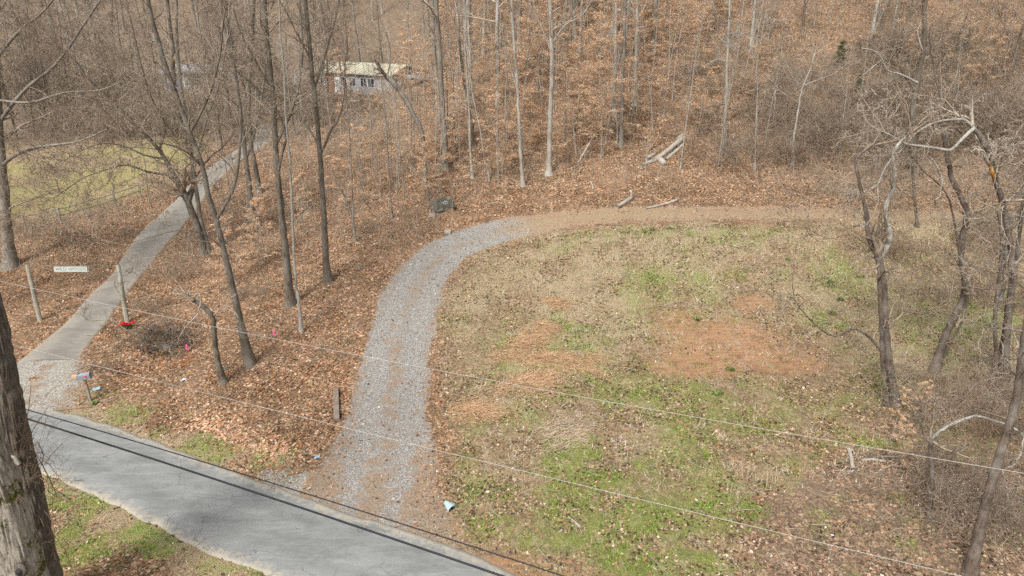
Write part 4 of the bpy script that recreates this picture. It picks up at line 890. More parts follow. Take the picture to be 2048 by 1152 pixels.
# vines and dead stems on them
rn = random.Random(5); tb = TB(); B0 = old2.location
for i in range(26):
    a = rn.uniform(0, 1); px = 120 - 60 * a + rn.uniform(-18, 22); py = 1120 - 260 * a + rn.uniform(-10, 30)
    q = onY(px, py, YB + 1.2 + rn.uniform(-.3, .5)) - B0
    grow(tb, rn, q, nrm(Vector((rn.uniform(-.2, .7), rn.uniform(-.5, .3), rn.uniform(-.4, 1)))), rn.uniform(.7, 1.9), rn.uniform(.006, .014), 0, dict(DEF, wig=.25, up=-.03, max=2, rmin=.0035, nch=[5, 4, 3], lref=[1.4, .8, .5]))
for pl, r_ in (([(40,905),(48,860),(58,815),(62,770)], .012), ([(38,915),(55,880),(75,845),(98,812)], .01), ([(20,800),(35,860),(60,890),(85,930),(100,960),(118,1000)], .016), ([(30,850),(26,890),(30,915)], .012), ([(2,770),(20,800),(28,850),(34,912)], .016), ([(60,890),(80,915),(100,930),(125,965)], .009), ([(75,1020),(100,1060),(130,1100),(150,1152)], .012)):
    tb.add([onY(a, b, YB + .9) - B0 for a, b in pl], [r_] * (len(pl) - 1) + [r_ * .5], 4)
    for a, b in pl[1:]: grow(tb, rn, onY(a, b, YB + .9) - B0, nrm(rv(rn) + Vector((.6, 0, 0))), .6, .006, 1, dict(DEF, wig=.25, up=0, max=2, rmin=.0035, nch=[4, 4, 3], lref=[1, .6, .4]))
tb.mesh('vines', M['vine'], old2)
tb = TB(); tb.add([v - B0 for v in [onY(p, q, YB + 1.0) for p, q in ((36,928),(30,915),(22,912))]], [.06, .05, .03], 6); tb.mesh('branch_stub', M['dead'], old2)

# ------------------------------------------------------------------ the woods behind
random.seed(21); rn = random.Random(21)
CLEAR = W([(900,420),(1050,380),(1400,380),(1700,400),(2300,420),(2300,1400),(600,1400)])
def free(x, y, house=True, edge=0):
    if float(sdf(np.array(x), np.array(y), LAWN)) < edge or float(sdf(np.array(x), np.array(y), DRIVEP)) < 1.2: return False
    if float(sdf(np.array(x), np.array(y), CLEAR)) < edge: return False
    if -30 < x < -12 and 92 < y < 108: return False
    if -52 < x < -38 and 90 < y < 108: return False
    if y < 95 and -30 < x / y * 92 < -14 and y > 52 and rn.random() < .3: return False      # a gap in the wood lets the house show
    return True
def region(n, x0, x1, y0, y1, wide=True):
    out = []
    tries = 0
    while len(out) < n and tries < n * 40:
        tries += 1
        y = math.sqrt(rn.uniform(y0 * y0, y1 * y1)); x = rn.uniform(x0, x1) * (y / y1 if wide else 1)
        if free(x, y) and all((x - a) ** 2 + (y - b) ** 2 > 1.6 for a, b in out): out.append((x, y))
    return out
def put(kind, protos, pts, sc, label, cat, group):
    for x, y in pts:
        plant(kind, rn.choice(protos), (x, y, h(x, y) - .05), rn.random() * 6.28, rn.uniform(*sc), label, cat, group)
put('bare_tree', TALL + BUSHY, region(80, -110, -14, 100, 150), (.8, 1.15), 'bare winter tree in the far wood behind the houses and lawn', 'tree', 'bare trees of the far wood behind the houses')
put('bare_tree', BUSHY, region(44, -80, -22, 74, 104), (.75, 1.1), 'bushy bare tree along the far side of the yellow-green lawn', 'tree', 'bare trees along the far side of the lawn')
put('bare_tree', TALL, region(46, -14, 24, 62, 110), (.8, 1.15), 'tall straight bare tree on the wooded slope above the block ruin', 'tree', 'tall bare trees on the middle slope')
put('bare_tree', TALL[:3], region(34, 18, 80, 66, 105), (.7, 1.0), 'tall bare tree standing high up the leaf-covered brushy hillside', 'tree', 'bare trees high on the brushy hillside')
put('thin_tree', POLE, region(135, -18, 34, 50, 95), (.7, 1.15), 'thin pale pole-like young tree on the orange wooded slope', 'tree', 'thin young trees on the orange slope')
put('thin_tree', POLE, region(46, 14, 72, 50, 85), (.5, .9), 'thin twiggy young tree in the brush above the dirt track', 'tree', 'thin young trees in the brush above the track')
put('thin_tree', POLE, region(52, -45, -10, 50, 82), (.6, 1.0), 'thin bare young tree among trunks between the driveway and the house', 'tree', 'thin young trees near the paved driveway')
put('beech_tree', BEECHES, region(80, -14, 24, 50, 90), (.7, 1.2), 'small beech holding its orange-brown leaves on the middle slope', 'beech', 'orange-leaved young beeches on the middle slope')
put('beech_tree', BEECHES, region(40, 16, 90, 55, 95), (.6, 1.05), 'small beech holding orange leaves high on the brushy hillside', 'beech', 'orange-leaved beeches high on the brushy hillside')
put('thicket', THICK, region(85, 17, 62, 48.5, 68), (.6, 1.05), 'tangled leafless thicket on the bank above the dirt track', 'thicket', 'leafless thickets above the dirt track')
for i in range(24):
    p = at(rn.uniform(1640, 2080), rn.uniform(120, 345)); plant('thicket', THICK[i % 3], p, i, rn.uniform(.9, 1.5), 'large grey-brown leafless thicket on the hillside behind the vine-hung trees', 'thicket', 'large thickets behind the vine-hung trees')
put('thicket', THICK, region(60, -70, -20, 72, 105), (.8, 1.3), 'brown leafless thicket along the far lawn edge', 'thicket', 'leafless thickets along the lawn')
for i, (q, sc_) in enumerate([((-120,640),1.05),((-200,480),1.1),((-60,400),.95),((-150,330),1.0),((205,268),.8),((90,262),.85),((445,300),.8),((300,262),.75)]):
    p = at(*q); plant('bare_tree', BUSHY[i % 3], p, i * 2.1, sc_, ['spreading bare tree whose crown reaches in over the sign post bank', 'bare tree with crown overhanging the near lawn corner', 'bushy bare tree beside the large old grey one', 'bare tree leaning its twigs over the outer lawn', 'round-crowned bare tree at the middle of the far lawn edge', 'bare tree at the outer end of the far lawn edge', 'dark bushy tree on the inner side of the driveway bend', 'bare tree at the lawn corner toward the mobile home'][i], 'tree', None)
put('bare_tree', BUSHY, region(16, 26, 75, 60, 85), (.45, .8), 'low crooked bare tree among thickets on the upper hillside', 'tree', 'crooked bare trees on the upper hillside')
for q in [(470,560),(520,540),(610,470),(690,420),(640,330),(700,340),(740,300),(600,420),(770,280),(560,380),(530,520),(660,250),(720,260),(800,330),(760,390)]:
    p = at(*q); plant('beech_tree', rn.choice(BEECHES), p, rn.random() * 6, rn.uniform(.5, .85), 'low beech sapling with orange-tan leaves between driveway and gravel slope', 'beech', 'orange-leaved saplings between the two drives')
for q, l in [((862,395), 'small bright orange-leaved beech beside the block ruin'), ((845,372), 'orange-leaved beech sapling just behind the block ruin one')]:
    p = at(*q); plant('beech_tree', BEECHES[0], p, 1.3 if q[0] == 862 else 4, .62, l, 'beech', None)
# right hand brush close to the view
for i, q in enumerate([(1830,760),(1900,790),(1960,800),(2030,780),(1990,860),(1880,850),(1800,640),(1960,600),(2040,620),(1940,540),(2030,950),(2045,1060),(1900,960),(1820,520),(1850,600),(1960,470),(1740,500),(2020,520)]):
    p = at(*q); plant('thicket', THICK[i % 3], p, i, rn.uniform(.45, .85), 'bare thin-stemmed brush under the vine-hung trees at the field edge', 'thicket', 'thin brush under the field edge trees')
for i, q in enumerate([(190,560),(60,470),(330,560),(260,470),(120,480),(500,600),(300,620)]):
    p = at(*q); plant('thicket', THICK[i % 3], p, i, rn.uniform(.35, .6), 'low twiggy bare shrub on the leafy banks beside the paved driveway', 'shrub', 'low bare shrubs beside the paved driveway')
for i in range(14):
    p = at(rn.uniform(1840, 2100), rn.uniform(360, 1080)); plant('thicket', THICK[i % 3], p, i, rn.uniform(.4, .9), 'bare thin-stemmed brush under the vine-hung trees at the field edge', 'thicket', 'thin brush under the field edge trees')
# orange-leaved saplings in the right corner
for q, l in [((1840,850), 'sparse orange-leaved sapling behind the arching pale arm'), ((1780,880), 'small sapling with orange leaves over the bleached deadwood'), ((1880,720), 'orange-leaved sprig at the foot of the s-curved tree'), ((1800,940), 'thin leafy sapling standing below the long pale wire')]:
    p = at(*q); plant('beech_tree', BEECHES[1], p, q[0], .30, l, 'sapling', None)
CON = [conifer(1, 6), conifer(2, 3)]
for q, k, s, l in [((548,215), 0, 1.3, 'dark green cedar behind the trunks near the small white tank'), ((512,180), 0, .9, 'smaller dark evergreen beside the larger cedar'), ((1676,135), 1, .75, 'bright green young pine on the brushy hillside'), ((1717,185), 1, .55, 'faint green pine just below the bright one'), ((1930,95), 1, .6, 'small green pine high on the hillside')]:
    p = at(*q); plant('cedar_tree' if k == 0 else 'pine_tree', CON[k], p, 1, s, l, 'evergreen', None)

# dead stems and brush standing in the forest floor
a, b = scatter(42000, 42, 110); sel = (sdf(a, b, CLEAR) > .3) & (sdf(a, b, LAWN) > .5) & (sdf(a, b, DRIVEP) > .4); a, b = a[sel], b[sel]; n = len(a)
dirs = np.stack([rng.normal(0, .35, n), rng.normal(0, .35, n), np.ones(n)], 1); L = (.5 + 1.4 * rng.random(n))[:, None]
P0 = np.stack([a, b, H(a, b) - .05], 1); P1 = P0 + dirs * L * .5; P2 = P1 + (dirs + rng.normal(0, .35, (n, 3))) * L * .5
tb = TB()
for i in range(n): tb.add([P0[i], P1[i], P2[i]], [.009, .007, .003], 3)
tag(tb.mesh('undergrowth', M['twig_pale']), kind='stuff')
# fallen twigs on the floor
tb = TB(); a, b = scatter(2600, 18, 60)
G_, S_, D_, F_, LW_, VG_ = zones(a, b); hard = np.minimum(sdf(a, b, ROADP), sdf(a, b, DRIVEP)); gd = seg_dist(a, b, GRAVS)
for i in range(len(a)):
    if hard[i] < .3 or gd[i] < 2: continue
    t = rn.random() * 6.28; L = rn.uniform(.3, 1.3); p = Vector((a[i], b[i], 0)); pts = []
    for k in range(4):
        pts.append(Vector((p.x, p.y, h(p.x, p.y) + .03 + .03 * rn.random()))); t += rn.gauss(0, .3); p += Vector((math.cos(t), math.sin(t), 0)) * L / 3
    r = rn.uniform(.006, .016); tb.add(pts, [r, r * .9, r * .7, r * .4], 3)
tag(tb.mesh('fallen_twigs', M['twig_pale']), kind='stuff')

# ------------------------------------------------------------------ logs, deadwood
def log(label, pts, r1, r2, mat='dead', name='log', lift=None, knots=0, cat='log', grp=None):
    """pts: places on the ground or (px, py, height above ground)"""
    P = []
    for q in pts:
        v = at(q[0], q[1]);
        v.z += (q[2] if len(q) > 2 else 0)
        P.append(v)
    D0 = depth(P[0]); ra = r1 * D0 / FPX; rb = r2 * D0 / FPX
    out = []; n = (len(P) - 1) * 3
    for i in range(n + 1):
        f = i / n * (len(P) - 1); k = min(len(P) - 2, int(f)); v = P[k].lerp(P[k + 1], f - k); r = ra + (rb - ra) * i / n
        out.append(v + Vector((rn.gauss(0, .01), rn.gauss(0, .01), r * .65)))
    root = empty(name, P[0]); tag(root, label, cat, grp)
    tb = TB(); tb.add([v - P[0] for v in out], [max(.01, (ra + (rb - ra) * i / n) * rn.uniform(.93, 1.07)) for i in range(n + 1)], 12); o = tb.mesh('stem', M[mat], root)
    if knots:
        for i in range(knots):
            f = rn.random(); v = out[int(f * n)] - P[0]; d = nrm(rv(rn) + Vector((0, 0, .8))); tb = TB(); tb.add([v, v + d * rb * 2, v + d * rb * 3.5], [rb * .4, rb * .3, rb * .12], 6); tb.mesh('branch_stub', M[mat], root)
    return root
log('big bleached log lying diagonally down the hillside, upper of the pair', [(1283,333),(1312,322),(1338,302),(1366,280)], 3.4, 6.0, knots=2)
log('shorter brown-tipped log lying against the underside of the big bleached one', [(1332,322),(1352,304),(1367,290)], 3.0, 3.2, 'dead')
log('short pale log piece resting above the lower end of the big bleached log', [(1292,320),(1310,309)], 3.5, 3.2)
log('faded log continuing uphill beyond the big bleached one', [(1352,284),(1368,270)], 4, 3.5)
log('stubby cut log with a pale face beside the big bleached log', [(1321,323),(1329,332)], 5.5, 5.5)
log('bleached log with a rotten dark end beside the dirt track', [(1233,417),(1250,406),(1264,397)], 3.8, 3.8)
log('slender bleached log with an orange end lying by the dirt track', [(1290,418),(1312,414),(1335,408),(1355,401)], 2.2, 2.6)
log('mossy brown fallen trunk lying up through the brushy slope', [(1418,265),(1450,242),(1480,225),(1520,208),(1556,192)], 5.5, 4.5, 'rot', knots=2)
log('long thin brown log lying level between the slope trunks', [(890,326),(940,322),(1000,315),(1060,309)], 1.4, 2.6, 'rot')
log('dark thin fallen limb on the hillside above the mossy trunk', [(1392,222),(1425,214),(1450,208)], 2.2, 2, 'bark_dark')
log('bleached forked limb lying by the pale wire in the corner brush', [(1698,900),(1702,918),(1706,938)], 4.0, 3.6, 'dead', cat='branch', name='dead_limb')
log('brown split limb on the ground by the bleached forked one', [(1720,922),(1745,920),(1768,924)], 2.8, 2.6, 'dead', cat='branch', name='dead_limb')
log('greyish limb lying behind the brown split one', [(1738,916),(1775,914),(1806,916)], 1.8, 1.4, 'bark_grey', cat='branch', name='dead_limb')
log('tan limb slanting toward the slim arching tree', [(1755,945),(1775,935),(1800,926)], 2.0, 1.6, 'dead', cat='branch', name='dead_limb')
log('short bleached stick lying alone on the bright green grass', [(1136,1035),(1150,1045),(1160,1056)], 1.8, 2.6, 'dead', cat='branch', name='stick')
log('thin tan stick on the gravel driveway', [(818,804),(834,807)], .8, .6, 'dead', cat='branch', name='stick')
log('thin pale straw stem across the green grass', [(1036,983),(1055,987),(1070,991)], .8, .6, 'dead', cat='branch', name='stick')
log('pale twig lying on the litter near the drive top', [(972,410),(985,406),(1000,404)], 1, .7, 'dead', cat='branch', name='stick')
log('mossy green short log end near the red flowers', [(293,672),(308,655)], 4.5, 4, 'rot', cat='log')
log('dark rotten log in the ditch brush pile', [(318,695),(350,690),(385,688)], 3.5, 2.2, 'bark_dark')
log('dark log lying under the brush behind the ditch', [(296,705),(315,698),(325,690)], 3.5, 3, 'bark_dark')
# leaning stick and stumps
def stick3(label, a, b, ha, hb, r1, r2, mat, name='leaning_pole', cat='pole'):
    p = at(*a); p.z += ha; q = onY(b[0], b[1], p.y + hb); D0 = depth(p); o0 = empty(name, p); tag(o0, label, cat)
    tb = TB(); tb.add([Vector((0, 0, -.1)), (q - p) * .5 + Vector((.03, 0, .04)), q - p], [r1 * D0 / FPX, (r1 + r2) / 2 * D0 / FPX, r2 * D0 / FPX], 7); tb.mesh('stem', M[mat], o0); return o0
stick3('pale bare pole leaning uphill from a dark rotten root mass', (1157, 322), (1190, 268), 0, 1.2, 2.3, 1.4, 'dead')
stick3('slanting thin dead pole among brush beside the big bleached log', (1292, 305), (1330, 258), 0, 1.2, 2, 1.4, 'rot')
stick3('short upright broken stump at the upper end of the bleached log', (1263, 393), (1261, 380), 0, 0.05, 3, 2.6, 'dead', 'stump', 'stump')
stick3('small forked grey stump on the slope above the dirt track bend', (1187, 377), (1180, 362), 0, 0.05, 1.8, 1.4, 'dead', 'stump', 'stump')
stick3('charred thin stump behind the block ruin', (857, 400), (856, 375), 0, .05, 2, 2, 'bark_dark', 'stump', 'stump')
def pile(label, q, n, L, mats, spread, name='brush_pile', zz=.5, seed=1, r=.015):
    rn = random.Random(seed); b = at(*q); root = empty(name, b); tag(root, label, 'brush pile')
    for mi, mt in enumerate(mats):
        tb = TB()
        for i in range(n):
            a = rn.random() * 6.28; rr = spread * math.sqrt(rn.random()); p = Vector((math.cos(a) * rr * 1.4, math.sin(a) * rr * .7, rn.random() * zz)); t = rn.random() * 6.28
            d = nrm(Vector((math.cos(t), math.sin(t), rn.gauss(0, .3)))); grow(tb, rn, p - d * L * .4, d, L * rn.uniform(.5, 1.2), r * rn.uniform(.5, 1.8), 1, dict(DEF, wig=.15, up=0, max=3, nch=[4, 4, 3, 2], lref=[2, 1.4, .8, .5]))
        tb.mesh('branches', M[mt], root)
    return root
pile('heap of dead branches over the dark ditch by the driveway', (320,690), 26, 2.3, ['twig_dark', 'bark_dark'], 1.4, seed=3, r=.022)
pile('small heap of dead branches by the thin grey sapling', (735,462), 8, 1.6, ['twig_dark'], .7, seed=4, zz=.3)
pile('fine fan of bleached twigs under the forked dead limb', (1712,950), 8, 1.1, ['twig_pale'], .5, seed=5, zz=.15, r=.01)
pile('loose dead brush lying in the lowest corner thicket', (1960,985), 12, 1.7, ['twig', 'twig_pale'], 1.3, seed=6, zz=.3)
pile('dark tangle of sticks behind the mailbox', (195,742), 10, 1.2, ['twig_dark'], .6, seed=7, zz=.2)
pile('dead branches strewn under the trunk roots on the leaf slope', (480,740), 7, 1.6, ['twig_dark'], .6, seed=8, zz=.15)
pile('dark brush heap at the foot of the leaning pole', (1150,326), 8, 1.6, ['twig_dark'], .7, seed=9, zz=.2)
pile('tangled brush just above the upper end of the dirt track', (1690,385), 14, 2.2, ['twig', 'twig_pale'], 1.5, seed=10, zz=.4)
# long pole-like branch reaching over the paved driveway
hero('curved dead branch reaching from the ditch brush over the driveway', [([(345,690),(310,685),(280,672),(252,660),(225,640),(205,640),(180,642),(170,636),(168,628)],2.6,.9,1.2,.6)], 'bark_grey', 'twig_dark', 1.4, 1.6, .4, dict(nch=[4, 4, 3, 2]), name='dead_branch', cat='branch', seed=60, foot=False, up=.2)

# green rosettes in the field
rng = np.random.default_rng(71)
for i, (a, b) in enumerate([(1660,565),(1664,627),(1290,465),(1305,460),(1340,458),(1435,788),(1460,740),(1395,640),(1575,520),(1720,555),(1680,600),(190,808)]):
    p = at(a, b); n = 46; t = rng.random(n) * 6.28; ws = .10 + .14 * rng.random(); rr = ws * np.sqrt(rng.random(n)) ; P = np.stack([rr * np.cos(t) * 1.3, rr * np.sin(t), .03 + .08 * rng.random(n)], 1)
    o = quads('green_plant', P, .09 + .10 * rng.random(n), palette(n, [(.12, .20, .045), (.19, .28, .08), (.08, .13, .035), (.24, .26, .1)], [1, .8, .6, .5]), M['blade'], up=.5, asp=2.2, kind=None); o.location = p
    tag(o, 'low green weed rosette growing at the foot of the mailbox post' if i == 11 else 'low broad-leaved green weed clump growing in the dry field', 'weed', None if i == 11 else 'green weed clumps in the field')
for i, (a, b, hh) in enumerate([(1540,965,.9),(1490,950,.7),(1625,950,.5),(1470,990,.6)]):
    p = at(a, b); n = 60; t = rng.random(n) * 6.28; P0 = np.stack([.18 * rng.normal(0, 1, n), .18 * rng.normal(0, 1, n), np.zeros(n)], 1); tip = P0 + np.stack([rng.normal(0, .2, n), rng.normal(0, .2, n), hh * (.5 + .6 * rng.random(n))], 1); wv = np.stack([np.cos(t), np.sin(t), t * 0], 1) * .008
    o = meshobj('dry_stalks', np.stack([P0 - wv, P0 + wv, tip], 1).reshape(-1, 3), np.arange(n * 3).reshape(n, 3), M['blade']); o.location = p; vattr(o, 'tint', palette(n, [(.62, .52, .37), (.5, .4, .26)], [1, 1]), 'FACE')
    tag(o, ['tallest upright clump of pale dead stalks in the lower field', 'pale dead stalks just uphill beside the tallest clump', 'short pale dead stalks toward the bleached forked limb', 'low pale stalks downhill of the tallest clump'][i], 'dry stalks')

# ------------------------------------------------------------------ concrete blocks
def block_part(parent, name, c, rot, mat, s=(.40, .20, .20)):
    bm = bmesh.new(); L, Wd, Hh = s; t = .035
    for cc, ss in (((0, Wd / 2 - t / 2, 0), (L, t, Hh)), ((0, -Wd / 2 + t / 2, 0), (L, t, Hh)), ((L / 2 - t / 2, 0, 0), (t, Wd - 2 * t, Hh)), ((-L / 2 + t / 2, 0, 0), (t, Wd - 2 * t, Hh)), ((0, 0, 0), (t, Wd - 2 * t, Hh))): box_bm(bm, cc, ss)
    o = bmobj(name, bm, mat, parent); o.location = c; o.rotation_euler = rot; return o
for q, rz, l, rx in [((895,467), .1, 'single concrete block lying at the edge of the gravel drive', 0), ((864,434), .1, 'single concrete block half sunk in leaves below the block ruin', 0)]:
    p = at(*q); o = block_part(None, 'concrete_block', (p.x, p.y, p.z + .12), (rx, 0, rz), M['block']); tag(o, l, 'block')
p = at(884, 416); ruin = empty('block_ruin', p, .0); tag(ruin, 'square ruin of weathered concrete blocks in the leaf litter', 'block ruin')
rn = random.Random(3); ca = R(28)
def rp(u, v, zz): return (u * math.cos(ca) - v * math.sin(ca), u * math.sin(ca) + v * math.cos(ca), zz)
for lay in range(3):
    for sx, sy, n, ang in ((0, -.62, 3, 0), (-.62, 0, 3, math.pi / 2), (.62, .1, 2, math.pi / 2), (0, .62, 3, 0)):
        for i in range(n):
            if rn.random() < (.0, .15, .55)[lay]: continue
            o_ = (i - (n - 1) / 2) * .42
            u, v = (sx + o_, sy) if ang == 0 else (sx, sy + o_)
            block_part(ruin, 'block', rp(u, v, .08 + lay * .205), (rn.gauss(0, .06), rn.gauss(0, .05), ca + ang + rn.gauss(0, .12)), M['block_dark'])
for i in range(9): block_part(ruin, 'block', rp(rn.uniform(-.1, .9), rn.uniform(-1.0, .6), rn.uniform(.1, .6)), (rn.uniform(-.9, .9), rn.uniform(-.9, .9), rn.random() * 3), M['block' if i % 2 else 'block_dark'])

# ------------------------------------------------------------------ posts, sign, wires
def post(label, a, b, r, name='utility_post'):
    p = at(*a); q = onY(b[0], b[1], p.y); D0 = depth(p); o0 = empty(name, p); tag(o0, label, 'post')
    tb = TB(); tb.add([Vector((0, 0, -.2)), (q - p) * .5, q - p], [r * D0 / FPX * 1.05, r * D0 / FPX, r * D0 / FPX * .9], 10); tb.mesh('shaft', M['post'], o0); return q, o0
q1, po1 = post('weathered sign post on the lawn side of the driveway', (80,641), (54,530), 4.2, 'sign_post')
q2, po2 = post('weathered sign post beside the red flowers', (254,644), (236,530), 4.4, 'sign_post')
tb = TB()
for k in range(7):
    a = k * .9; tb.add([Vector((math.cos(a) * .18, math.sin(a) * .18, 1.0 + k * .35)), Vector((math.cos(a + 1) * .2, math.sin(a + 1) * .2, 1.25 + k * .35)), Vector((math.cos(a + 2) * .18, math.sin(a + 2) * .18, 1.5 + k * .35))], [.012] * 3, 4)
tb.mesh('vine', M['vine'], po2)
def wirec(label, pts, r, mat, name='wire', cat='wire', n=40, sag=0):
    out = []
    for i in range(n + 1):
        f = i / n * (len(pts) - 1); k = min(len(pts) - 2, int(f)); v = pts[k].lerp(pts[k + 1], f - k)
        v = v - Vector((0, 0, sag * 4 * (i / n) * (1 - i / n))); out.append(v)
    tb = TB(); tb.add(out, [r] * (n + 1), 6); o = tb.mesh(name, M[mat]); return tag(o, label, cat)
wirec('thin pale wire carrying the hanging sign between the two posts', [q1, q2], .006, 'post', sag=.05)
wv = q2 - q1; ang = math.atan2(wv.y, wv.x)
ca_, cb_ = q1.lerp(q2, .29), q1.lerp(q2, .655); sl = (cb_ - ca_).length; sc_ = (ca_ + cb_) / 2 + Vector((0, 0, -.24))
sg = empty('hanging_sign', sc_, ang); sg.rotation_euler = (R(-12), -math.asin((cb_ - ca_).z / sl), ang); tag(sg, 'long weathered white board sign hanging from the wire over the driveway', 'sign')
boxes('board', [((0, 0, 0), (sl, .04, .28))], M['sign'], sg, .005)
boxes('rail', [((0, 0, .15), (sl + .04, .06, .03)), ((0, 0, -.15), (sl + .04, .06, .03))], M['post'], sg)
fc = bpy.data.curves.new('lettering', 'FONT'); fc.body = 'WILD WOODS'; fc.size = .26; fc.align_x = 'CENTER'; fc.align_y = 'CENTER'; fc.extrude = .004
fo = bpy.data.objects.new('lettering', fc); C.objects.link(fo); dg = bpy.context.evaluated_depsgraph_get(); me = bpy.data.meshes.new_from_object(fo.evaluated_get(dg)); bpy.data.objects.remove(fo)
me.materials.clear(); me.materials.append(M['ink']); lo = bpy.data.objects.new('lettering', me); C.objects.link(lo); lo.parent = sg; lo.location = (0, -.026, 0); lo.rotation_euler = (R(90), 0, 0); xsz = me.vertices and max(v.co.x for v in me.vertices) * 2; lo.scale = (min(1.2, (sl - .15) / xsz), .9, 1)
boxes('hanger', [((-sl * .45, 0, .25), (.012, .012, .12)), ((sl * .45, 0, .25), (.012, .012, .12))], M['galv'], sg)

def wire_at(pts, zl, **kw):
    out = []
    for i, (a, b) in enumerate(pts):
        d = ray(a, b); zz = zl[0] + (zl[1] - zl[0]) * i / (len(pts) - 1); t = (zz - CAMH) / d[2]; out.append(Vector((t * d[0], t * d[1], zz)))
    return out
def spanwire(label, a, b, za, zb, mid, r, mat, name='power_line', cat='power line'):
    """hangs from a to b and passes through the place mid"""
    A, = wire_at([a], (za, za)) if False else [wire_at([a, a], (za, za))[0]]; B = wire_at([b, b], (zb, zb))[0]
    d = ray(*mid)
    # sag: solve by a few steps so that the catenary runs through the ray of mid
    lo_, hi_ = -3.0, 4.0
    def miss(s):
        best = 1e9; sg_ = 0
        for i in range(201):
            f = i / 200; v = A.lerp(B, f) - Vector((0, 0, s * 4 * f * (1 - f))); dep = depth(v); px = 1024 + FPX * v.x / dep
            if abs(px - mid[0]) < best: best = abs(px - mid[0]); yy = 576 + FPX * (-(v.y * sp + (v.z - CAMH) * cp)) / dep; sg_ = yy - mid[1]
        return sg_
    for _ in range(24):
        m_ = (lo_ + hi_) / 2
        if miss(m_) < 0: lo_ = m_
        else: hi_ = m_
    s = (lo_ + hi_) / 2
    pts = [A.lerp(B, i / 60) - Vector((0, 0, s * 4 * i / 60 * (1 - i / 60))) for i in range(61)]
    tb = TB(); tb.add(pts, [r] * 61, 6); return tag(tb.mesh(name, M[mat]), label, cat)
spanwire('upper and thinner of the two black cables over the paved road', (-160,760), (1260,1196), 5.6, 5.4, (560,970), .016, 'cable', 'black_cable', 'cable')
spanwire('lower and thicker of the two black cables over the paved road', (-160,772), (1160,1206), 5.3, 5.1, (560,1001), .027, 'cable', 'black_cable', 'cable')
spanwire('longer pale power wire crossing gravel drive and upper field', (-120,535), (2250,980), 6.4, 6.4, (1170,795), .0062, 'wire')
spanwire('lower pale power wire crossing gravel drive end and green grass', (-260,615), (2150,1206), 5.8, 5.8, (1040,941), .0058, 'wire')

# fence at the lawn
fA = [(52,462),(122,447),(182,430),(232,414),(282,396)]
fr = empty('rail_fence', at(122,447)); tag(fr, 'old wooden rail fence along the lawn edge', 'fence'); FB = fr.location
tops = []
for q in fA:
    p = at(*q); tb = TB(); tb.add([p - FB + Vector((0, 0, -.2)), p - FB + Vector((.02, 0, .6)), p - FB + Vector((.03, 0, 1.25))], [.07, .065, .06], 7); tb.mesh('post', M['post'], fr); tops.append(p - FB)
for a, b in zip(tops, tops[1:]):
    for zz in (1.12, .62): tb = TB(); tb.add([a + Vector((0, 0, zz)), (a + b) / 2 + Vector((0, 0, zz - .03)), b + Vector((0, 0, zz))], [.045] * 3, 5); tb.mesh('rail', M['post'], fr)

# ------------------------------------------------------------------ mailbox
p = at(181, 803); mb = empty('mailbox', p, R(8)); tag(mb, 'dented grey mailbox with open door and parcel sticking out', 'mailbox')
boxes('post', [((0, 0, .55), (.11, .11, 1.3))], M['post'], mb, .008)
def arch(L, Wd, Hh, t=0):
    bm = bmesh.new(); prof = [(-Wd / 2, 0), (Wd / 2, 0), (Wd / 2, Hh - Wd / 2)] + [(Wd / 2 * math.cos(a), Hh - Wd / 2 + Wd / 2 * math.sin(a)) for a in [k * math.pi / 10 for k in range(1, 10)]] + [(-Wd / 2, Hh - Wd / 2)]
    v0 = [bm.verts.new((-L / 2, y, z)) for y, z in prof]; v1 = [bm.verts.new((L / 2, y, z)) for y, z in prof]; n = len(prof)
    for i in range(n): bm.faces.new((v0[i], v0[(i + 1) % n], v1[(i + 1) % n], v1[i]))
    return bm, v0, v1
bm, v0, v1 = arch(.56, .24, .30); bm.faces.new(v1[::-1]); body = bmobj('box_body', bm, M['galv'], mb, False); body.location = (.02, 0, 1.21); body.rotation_euler = (0, R(-4), 0)
bm, v0, v1 = arch(.5, .22, .28); bm.faces.new(v0); ins = bmobj('inside_shade', bm, M['shade_black'], mb); ins.location = (.03, 0, 1.22)  # closed dark filler just inside the mouth, painted as the box's inner shade
bm, v0, v1 = arch(.015, .24, .30); bm.faces.new(v0); bm.faces.new(v1[::-1]); dr_ = bmobj('door', bm, M['galv'], mb); dr_.location = (-.27, 0, 1.20); dr_.rotation_euler = (0, R(-118), 0)
boxes('flag', [((.1, -.135, 1.38), (.12, .01, .04)), ((.15, -.135, 1.33), (.02, .01, .12))], M['red'], mb)
pc = boxes('parcel', [((p.x - .34, p.y - .03, p.z + 1.34), (.34, .16, .13), Matrix.Rotation(R(8), 3, 'Z'))], M['card'], None, .01); tag(pc, 'tan cardboard parcel poking out of the open mailbox', 'parcel')
boxes('ring', [((0, -.065, .98), (.07, .01, .07))], M['red'], mb)

